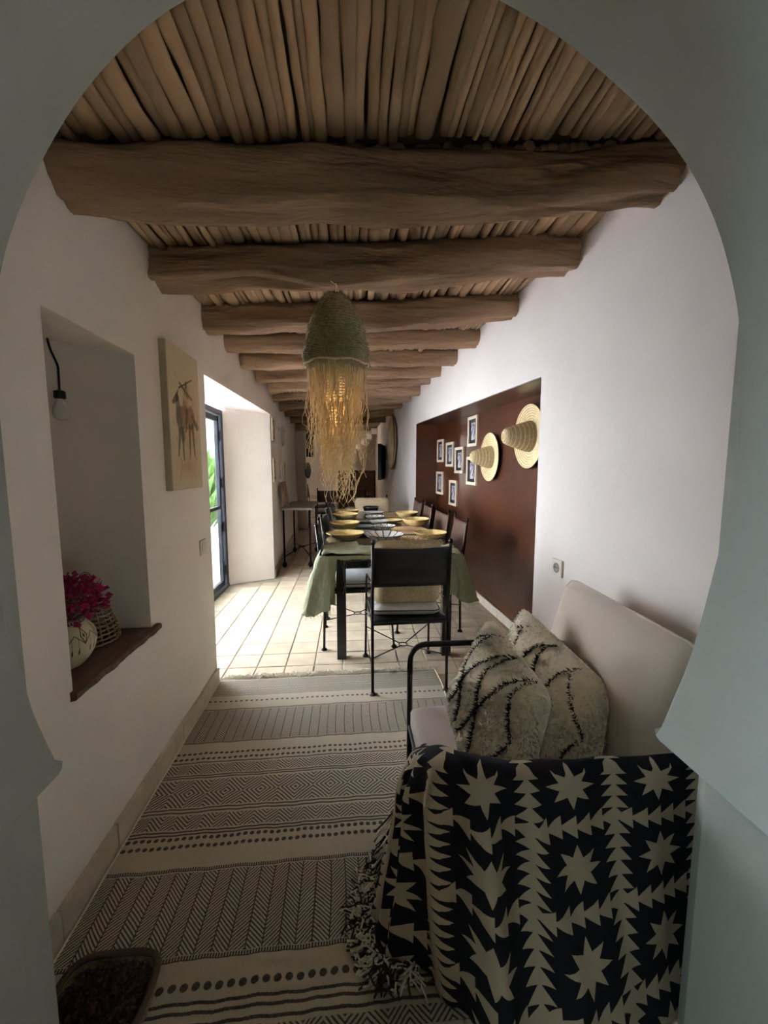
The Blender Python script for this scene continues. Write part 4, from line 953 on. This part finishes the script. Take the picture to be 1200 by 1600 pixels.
for i in range(520):
    u = rs.uniform(.62, 1.0); v = 1.0 if rs.random() < .55 else rs.uniform(.55, 1.0)
    if v < 1.0: u = rs.uniform(.985, 1.0)
    p = Vector(blanket(u, v)[:3]); d = Vector((-.8 + rs.gauss(0, .4), (-.35 if u < .85 else .05) + rs.gauss(0, .5), 0)).normalized(); L = rs.uniform(.05, .11); P = [p]
    for k in range(1, 6):
        d = (d + Vector((rs.gauss(0, .45), rs.gauss(0, .45), 0))).normalized(); q = P[-1] + d * L / 5; q.z = max(.011 + rs.uniform(0, .022), P[-1].z - L / 4); P.append(q)
    m.cur = 0 if rs.random() < .5 else 1; m.tube(P, .0028, 4)
tag(stuff(m.build('fringe', [fringe_m, wool_dark], bl)), 'twisted dark and cream fringe')

# ================================================================== niche: plank sill, pot of flowers, wicker cover, bare bulb
mb = MB()
def plank(u, w):
    y = 1.295 + .585 * u; a = 2 * PI * w; ca, sa = math.cos(a), math.sin(a); sq = (abs(ca) ** 9 + abs(sa) ** 9) ** (-1 / 9)
    x = -1.10 + .252 * sq * ca; x += (.010 * noise.noise((y * 7, 1, 2)) + .006 * noise.noise((y * 19, 1, 5))) if ca > .3 else 0
    if ca > .5 and not (1.315 < y < 1.825): x = max(x, -.868)
    if x < -.87: y = min(max(y, 1.313), 1.827)
    return (x, y, .690 + .014 * sq * sa * (1 if sa > 0 else 1.1) + .003 * noise.noise((y * 9, ca * 3, 7)), u, w)
mb.grid(plank, 30, 36, flip=True); P0, P1 = [plank(0, k / 36)[:3] for k in range(36)], [plank(1, k / 36)[:3] for k in range(36)]
mb.add(P0, [tuple(range(36))]); mb.add(P1, [tuple(range(35, -1, -1))])
tag(mb.build('niche_shelf', sill_m, smooth=False), 'dark old plank forming the shelf of the left wall niche', 'shelf')
def pot_img():
    H_, W_ = 300, 900; g = (np.arange(W_) + .5) / W_; h = (np.arange(H_) + .5) / H_; X, Y = np.meshgrid(g, h); k = np.zeros((H_, W_), np.float32); U = (X * 10) % 1.0 - .5
    k[(np.abs(np.abs(U) * .55 + np.abs(Y - .52) - .10) < .016)] = 1; k[(np.abs(U) * .55 + np.abs(Y - .52)) < .035] = 1; k[np.abs(Y - .70) < .010] = 1; k[np.abs(Y - .78) < .008] = 1
    k[(Y > .70) & (Y < .78) & (((X * 40) % 1) < .5)] = 1; k[(np.abs(np.abs(U) - .33) < .012) & (Y > .34) & (Y < .52)] = 1; k[((np.abs(np.abs(U) - .33) / .04) ** 2 + ((Y - .34) / .035) ** 2) < 1] = 1; k[np.abs(Y - .52 - .12 * np.abs(U) * 2 + .1) < .006] = 1
    return np.array([.52, .46, .30]) * (1 - k[..., None]) + np.array([.045, .03, .022]) * k[..., None]
pot_m = image_mat('pot_pattern', pot_img(), .4)
VX, VY, VZ = -1.00, 1.475, .706
pot = thing('flower_pot', 'round cream pot painted with dark motifs on the niche shelf', 'pot', (VX, VY, VZ))
pp = catmull([(.045, 0, 0), (.062, .010, 0), (.088, .045, 0), (.100, .085, 0), (.096, .122, 0), (.074, .152, 0), (.060, .166, 0), (.066, .178, 0)], 4)
m = MB(); m.lathe([(p.x, p.y) for p in pp] + [(.058, .178), (.052, .16), (.001, .15)], 48, (VX, VY, VZ)); m.build('body', pot_m, pot, smooth=True)
m = MB(); m.tube([(VX + .064 * math.cos(2 * PI * k / 30), VY + .064 * math.sin(2 * PI * k / 30), VZ + .176) for k in range(30)], .006, 6, closed=True); m.build('rim', sill_m, pot, smooth=True)
fl = thing('bougainvillea', 'bunch of magenta bougainvillea bracts filling the painted pot', 'flowers', (VX, VY, VZ + .15)); m = MB(); st = MB(); rs = random.Random(9)
for i in range(26):
    a = rs.uniform(0, 6.28); R_ = rs.uniform(.02, .15); top = Vector((VX + R_ * math.cos(a), max(1.335, VY + R_ * 1.25 * math.sin(a)), VZ + .22 + rs.uniform(0, .07))); st.tube([(VX + .02 * math.cos(a), VY + .02 * math.sin(a), VZ + .155), ((VX * .4 + top.x * .6), (VY * .4 + top.y * .6), VZ + .20), tuple(top)], .0018, 4)
for i in range(420):
    a = rs.uniform(0, 6.28); e = rs.uniform(-.35, 1.3); R_ = (.085 + rs.uniform(-.015, .03)); c = Vector((VX + R_ * 1.15 * math.cos(a) * math.cos(e), VY + R_ * 1.5 * math.sin(a) * math.cos(e), VZ + .215 + R_ * .85 * math.sin(e)))
    c.y = max(c.y, 1.345)
    d = (c - Vector((VX, VY, VZ + .2))).normalized(); d = (d + Vector((rs.gauss(0, .6), rs.gauss(0, .6), rs.gauss(0, .6)))).normalized(); s1 = d.orthogonal().normalized(); L = rs.uniform(.018, .032); w = L * .42; bnd = d.cross(s1) * L * .15
    m.add([c, c + d * L * .5 + s1 * w + bnd, c + d * L, c + d * L * .5 - s1 * w + bnd, c + d * L * .55], [(0, 1, 4), (1, 2, 4), (2, 3, 4), (3, 0, 4)])
tag(stuff(m.build('bracts', petal, fl)), 'magenta papery bracts'); st.build('stems', sill_m, fl)
CX, CY, CZ = -1.055, 1.695, .707
cv = thing('wicker_cover', 'conical open wicker cover with a loop handle on the niche shelf', 'basket', (CX, CY, CZ)); m = MB()
Rk = lambda t: .112 - .012 * t - .075 * t ** 1.5
for k in range(15):
    t = k / 14; r = Rk(t); z = CZ + .006 + t * .235; N = 40
    m.tube([(CX + (r + .003 * (-1) ** (i + k)) * math.cos(2 * PI * i / N), CY + (r + .003 * (-1) ** (i + k)) * math.sin(2 * PI * i / N), z) for i in range(N)], .0046, 5, closed=True)
m.build('coils', wicker, cv, smooth=True); m = MB()
for i in range(22):
    a = 2 * PI * i / 22; m.tube([(CX + Rk(k / 7) * math.cos(a), CY + Rk(k / 7) * math.sin(a), CZ + .004 + .24 * k / 7) for k in range(8)], .0034, 5)
m.build('stakes', wicker, cv, smooth=True)
m = MB(); m.tube([(CX - .012, CY - .014 + .03 * math.sin(PI * k / 10) * 0 , CZ + .235) if k == 0 else (CX + .004 * k - .01, CY - .022 * math.cos(PI * k / 10), CZ + .235 + .045 * math.sin(PI * k / 10)) for k in range(11)], .003, 5); m.build('loop_handle', wicker, cv)
hb = thing('hanging_bulb', 'bare bulb in a black holder hanging by a wire in the niche', 'lamp', (-1.16, 1.78, 1.95))
m = MB(); m.lathe([(.028, 0), (.026, -.010), (.010, -.016)], 14, (-1.165, 1.80, 1.932)); m.build('ceiling_hook', iron, hb)
m = MB(); m.tube(catmull([(-1.175, 1.79, 1.92), (-1.165, 1.79, 1.86), (-1.14, 1.785, 1.80), (-1.135, 1.78, 1.765), (-1.137, 1.78, 1.69)], 4), .0042, 6); m.build('wire', iron_door, hb, smooth=True)
m = MB(); m.lathe([(.008, 0), (.020, -.004), (.021, -.030), (.014, -.034)], 16, (-1.137, 1.78, 1.70)); m.build('holder', iron_door, hb, smooth=True)
m = MB(); m.lathe([(.013, 0), (.016, -.015), (.027, -.038), (.030, -.055), (.024, -.076), (.001, -.086)], 18, (-1.137, 1.78, 1.668)); m.build('bulb', bulb_m, hb, smooth=True)

# ================================================================== canvas painting on the left wall
def canvas_img():
    H_, W_ = 700, 410; X, Y = np.meshgrid((np.arange(W_) + .5) / W_ * .41, (np.arange(H_) + .5) / H_ * .70)
    im = np.empty((H_, W_, 3)); g = (Y / .70)[..., None]; im[:] = np.array([.72, .60, .40]); im = im * (1 - .25 * np.abs(g - .55)) 
    glow = np.exp(-(((X - .26) / .13) ** 2 + ((Y - .34) / .24) ** 2))[..., None]; im = im * (1 - .55 * glow) + np.array([.50, .24, .10]) * .55 * glow
    dust = np.exp(-(((X - .21) / .13) ** 2 + ((Y - .11) / .06) ** 2))[..., None]; im = im * (1 - .6 * dust) + np.array([.46, .27, .12]) * .6 * dust
    def stroke(p, q, w0, w1, col, a=.85):
        nonlocal im
        p, q = np.array(p), np.array(q); d = q - p; t = np.clip(((X - p[0]) * d[0] + (Y - p[1]) * d[1]) / (d @ d), 0, 1); r = np.hypot(X - p[0] - d[0] * t, Y - p[1] - d[1] * t); w = w0 + (w1 - w0) * t
        k = np.clip((w - r) / .006 + .5, 0, 1)[..., None] * a; im = im * (1 - k) + np.array(col) * k
    dk, md, lt, gr = (.085, .05, .03), (.26, .15, .075), (.60, .46, .30), (.19, .165, .12)
    stroke((.13, .36), (.27, .37), .055, .060, md, .8); stroke((.12, .35), (.10, .45), .035, .022, gr); stroke((.10, .455), (.05, .425), .020, .010, dk); stroke((.10, .47), (.115, .49), .008, .004, dk)     # horse body, neck, head
    stroke((.12, .33), (.16, .27), .035, .03, gr, .7); stroke((.29, .38), (.36, .33), .012, .02, dk, .7)
    for a_, b_, c_, d_ in ((.12, .30, .09, .17), (.15, .30, .155, .15), (.25, .32, .24, .16), (.29, .33, .31, .17)): stroke((a_, b_), (c_, d_), .018, .007, dk, .75)
    stroke((.20, .40), (.22, .50), .035, .028, (.38, .20, .09)); stroke((.225, .53), (.225, .54), .016, .014, dk); stroke((.21, .50), (.14, .53), .010, .007, dk); stroke((.13, .505), (.31, .575), .005, .003, dk, 1); stroke((.23, .49), (.30, .47), .012, .007, md); stroke((.22, .40), (.20, .30), .016, .010, dk, .7)
    stroke((.19, .47), (.24, .44), .012, .02, lt, .6); stroke((.15, .38), (.20, .375), .014, .012, (.34, .19, .08), .6)
    r2 = np.random.default_rng(3)
    for _ in range(90):
        x, y = r2.uniform(.05, .38), r2.uniform(.05, .55); stroke((x, y), (x + r2.uniform(-.03, .03), y + r2.uniform(-.07, .07)), .004, .002, [dk, md, lt, (.45, .30, .13)][r2.integers(4)], .35)
    return im * (.94 + .06 * r2.random((H_, W_, 1)))
can_m = image_mat('canvas_paint', canvas_img(), .75, bump=.3, bscale=250)
cvs = thing('canvas_painting', 'tall narrow canvas of a brown horse and rider on the left wall', 'painting', (-.86, 2.257, 1.63))
MB().bbox(-.872, -.838, 2.055, 2.46, 1.285, 1.985).build('stretcher', canvas_edge, cvs, bevel=.003)
MB().add([(-.837, 2.058, 1.288), (-.837, 2.457, 1.288), (-.837, 2.457, 1.982), (-.837, 2.058, 1.982)], [(0, 1, 2, 3)], [(0, 0), (1, 0), (1, 1), (0, 1)]).build('painted_face', can_m, cvs)

# ================================================================== basket of dried petals on the floor (lower left)
BX, BY = -.635, .957
bk = thing('petal_basket', 'dark woven basket of dried purple petals on the rug by the left pier', 'basket', (BX, BY, .01))
def sqr(a, hw, e=4.0): c, s = math.cos(a), math.sin(a); k = (abs(c) ** e + abs(s) ** e) ** (-1 / e) * hw; return k * c, k * s
m = MB()
for k in range(9):
    hw = .092 + .010 * k / 8; z = .016 + k * .0065; N = 56
    m.tube([(BX + sqr(2 * PI * i / N, hw + .0022 * (-1) ** (i + k))[0] * 1.12, BY + sqr(2 * PI * i / N, hw + .0022 * (-1) ** (i + k))[1] * .95, z) for i in range(N)], .0048, 6, closed=True)
m.build('woven_side', wicker, bk, smooth=True)
m = MB(); m.tube([(BX + sqr(2 * PI * i / 56, .105)[0] * 1.12, BY + sqr(2 * PI * i / 56, .105)[1] * .95, .078) for i in range(56)], .0085, 8, closed=True); m.build('rim', sill_m, bk, smooth=True)
MB().box((BX, BY, .018), (.19, .17, .012)).build('base', wicker, bk)
m = MB(); rs = random.Random(21)
for i in range(520):
    a = rs.uniform(0, 6.28); r = math.sqrt(rs.random()) * .085; c = Vector((BX + sqr(a, r)[0] * 1.12, BY + sqr(a, r)[1] * .95, .055 + .026 * (1 - (r / .09) ** 2) + rs.uniform(-.01, .012))); d = Vector((rs.gauss(0, 1), rs.gauss(0, 1), rs.gauss(.3, .5))).normalized(); s1 = d.orthogonal().normalized(); L = rs.uniform(.012, .024); w = L * .4
    m.add([c, c + d * L * .5 + s1 * w, c + d * L, c + d * L * .5 - s1 * w, c + d * L * .5 + d.cross(s1) * L * .2], [(0, 1, 4), (1, 2, 4), (2, 3, 4), (3, 0, 4)])
tag(stuff(m.build('dried_petals', petal_dry, bk)), 'dried dark purple petals')

# ================================================================== far end of the corridor
for y, z, l in ((5.36, 1.865, 'upper framed picture just past the doorway on the left wall'), (5.38, 1.36, 'lower framed picture just past the doorway on the left wall'), (6.62, 1.86, 'upper framed picture beyond the slim niche on the left wall'), (6.64, 1.33, 'lower framed picture beyond the slim niche on the left wall')):
    sl = -.0505 if y < 6.4 else -.052; x = (-.955 - .0513 * (y - 5.22)) if y < 6.42 else (-1.02 - .052 * (y - 6.42)); photo_frame(l, x + .004, y, z, .24, .30, Vector((1, .052, 0)).normalized(), Vector((-.052, 1, 0)).normalized(), 'framed pictures on the far left wall', pw=.6, ph=.75)
cs = thing('console_table', 'narrow grey-topped iron console table against the left wall past the doorway', 'table', (-.74, 6.3, 0))
MB().cbox((-.73, 6.30, .825), (.43, 1.15, .03), .003).build('top', grey_wood, cs)
for x in (-.91, -.555):
    for y in (5.77, 6.83):
        m = MB(); m.tube([(x, y, .02), (x, y, .81)], .013, 8); o = m.build('leg', iron, cs, smooth=True); MB().ball((x, y, .045), .035, 10, 8, (1, 1, 1.2)).build('ball_foot', iron, o, smooth=True)
m = MB(); m.tube([(-.91, 5.77, .16), (-.735, 6.28, .20), (-.555, 6.83, .16)], .008, 6); m.tube([(-.555, 5.77, .16), (-.73, 6.32, .20), (-.91, 6.83, .16)], .008, 6); m.tube([(-.7325 + .05 * math.cos(a), 6.30 + .05 * math.sin(a), .20) for a in [2 * PI * k / 16 for k in range(16)]], .008, 6, closed=True); m.build('stretcher', iron, cs, smooth=True)
pt = thing('leaning_painting', 'small brownish painting standing on the grey console table against the wall', 'painting', (-.93, 5.98, .84))
m = MB().hexa([(-.90, 5.80, .841), (-.875, 5.80, .841), (-.885, 6.20, .841), (-.91, 6.20, .841), (-.95, 5.80, 1.19), (-.925, 5.80, 1.19), (-.935, 6.20, 1.19), (-.96, 6.20, 1.19)]); m.build('canvas', M('brown_painting', (.34, .22, .14), .8, col2=(.17, .10, .07), vscale=9), pt)
MB().hexa([(-.898, 5.795, .8405), (-.872, 5.795, .8405), (-.882, 6.205, .8405), (-.908, 6.205, .8405), (-.900, 5.795, .855), (-.874, 5.795, .855), (-.884, 6.205, .855), (-.910, 6.205, .855)]).build('lower_edge', canvas_edge, pt)
# big round woven basket tray and dark screen on the right wall far along
def far_right(y): return XR(y)
m = MB(); P = catmull([(.50, .05, 0), (.46, .03, 0), (.36, .02, 0), (.25, .018, 0), (.15, .03, 0), (.06, .05, 0), (.001, .055, 0)], 6); Q = [(max(p.x, .0005), p.y + (.004 if i % 2 else 0)) for i, p in enumerate(P)]
m.lathe(Q, 48, (XR(7.9) - .004, 7.9, 1.86), (-1, -.05, 0)); m.mi = [1 if (k // 48) % 5 == 2 else 0 for k in range(len(m.f))]
bt = thing('wall_basket', 'big round woven basket tray hanging on the right wall far down the corridor', 'basket', (XR(7.9), 7.9, 1.86)); m.build('coiled_tray', [straw, straw_dark], bt, smooth=True, solid=.006)
m = MB(); m.tube([(XR(7.9) - .05 + .0 * k, 7.9 + .50 * math.cos(2 * PI * k / 48), 1.86 + .50 * math.sin(2 * PI * k / 48)) for k in range(48)], .014, 6, closed=True); m.build('rim', wicker, bt, smooth=True)
tv = thing('wall_screen', 'dark flat screen on the right wall beyond the round basket', 'screen', (.70, 9.15, 1.5))
MB().hexa([(.59, 8.78, 1.12), (.66, 8.76, 1.12), (.80, 9.6, 1.12), (.73, 9.62, 1.12), (.59, 8.78, 1.88), (.66, 8.76, 1.88), (.80, 9.6, 1.88), (.73, 9.62, 1.88)]).build('panel', iron_door, tv, bevel=.004)
MB().bbox(.70, .80, 9.1, 9.25, 1.45, 1.55).build('bracket', iron, tv)
# second dining group in the dim room behind
t2 = thing('far_table', 'second dark table in the dim room at the end of the corridor', 'table', (-.1, 9.6, 0))
MB().cbox((-.05, 9.9, .745), (1.1, 1.2, .035), .003).build('tabletop', black_wood, t2)
for x in (-.52, .42):
    for y in (9.4, 10.4): MB().box((x, y, .364), (.06, .06, .728)).build('leg', black_wood, t2)
for (x, y, a, l) in ((-.46, 8.75, 8, 'brown leather chair with white cushion at the far left, in the dim room'), (.12, 8.95, -5, 'brown leather chair in the dim room behind the lamp fringe'), (-.70, 9.98, -90, 'brown leather chair on the far left side of the second table')):
    c = copy_tree(rows[4]); place(c, x, y, a, l); c['group'] = 'chairs around the far table'
    s = copy_tree(sc0); s.location = (x, y, -.004); s.rotation_euler = c.rotation_euler; s['group'] = 'white cushions on the far chairs'; s['label'] = {-.46: 'white cushion on the far left leather chair', .12: 'white cushion on the far chair behind the lamp fringe', -.70: 'white cushion on the chair beyond the second table'}[x]
# lantern on the far table
ln = thing('glass_lantern', 'small pale glass lantern standing on the far dark table', 'lantern', (.0, 9.6, .763)); m = MB(); m.lathe([(.05, 0), (.06, .02), (.075, .10), (.06, .17), (.035, .20)], 16, (.0, 9.6, .763)); m.build('glass_body', grey_ceramic, ln, smooth=True)
m = MB(); m.lathe([(.045, .19), (.02, .24), (.001, .26)], 12, (.0, 9.6, .763)); m.build('cap', iron, ln, smooth=True)
# kitchen: dark brown cabinet, stair underside
kc = thing('kitchen_cabinet', 'dark brown tall cabinet against the far back wall', 'cabinet', (.2, 12.8, 0))
MB().bbox(-.35, .75, 12.72, 12.99, 0, 1.25).build('body', kitchen_brown, kc, bevel=.006)
for k in range(3): MB().bbox(-.33 + .36 * k, -.33 + .36 * k + .345, 12.70, 12.72, .08, 1.20).build('door', kitchen_brown, kc, bevel=.004)
MB().bbox(-.37, .77, 12.68, 12.99, 1.25, 1.29).build('worktop', black_wood, kc)
stt = MB(); 
for k in range(8): stt.bbox(.78 - .15 * (k + 1), .78 - .15 * k, 11.9, 12.7, 2.46 - .14 * (k + 1) + .0, 2.48 - .14 * k) if k < 5 else None
struct(stt.build('trim_1', plaster))
rc2 = thing('round_mirror', 'dark round mirror at the mouth of the kitchen, behind the far left chair', 'mirror', (-.92, 9.45, 1.35)); m = MB(); m.lathe([(.17, 0), (.18, .012), (.16, .02)], 32, (-.93, 9.42, 1.32), (1, -.25, 0)); m.build('mirror_disc', iron_door, rc2)
m = MB(); m.tube([(-.925 + .04 * math.cos(2 * PI * k / 32), 9.41 + .17 * math.cos(2 * PI * k / 32), 1.32 + .17 * math.sin(2 * PI * k / 32)) for k in range(32)], .012, 6, closed=True); m.build('rim', iron, rc2, smooth=True)
pn = tag(MB().bbox(-.97, -.80, 9.56, 9.64, 1.62, 2.28).build('dark_hanging', leather, bevel=.006), 'dark narrow hanging at the mouth of the kitchen, above the round mirror', 'hanging')
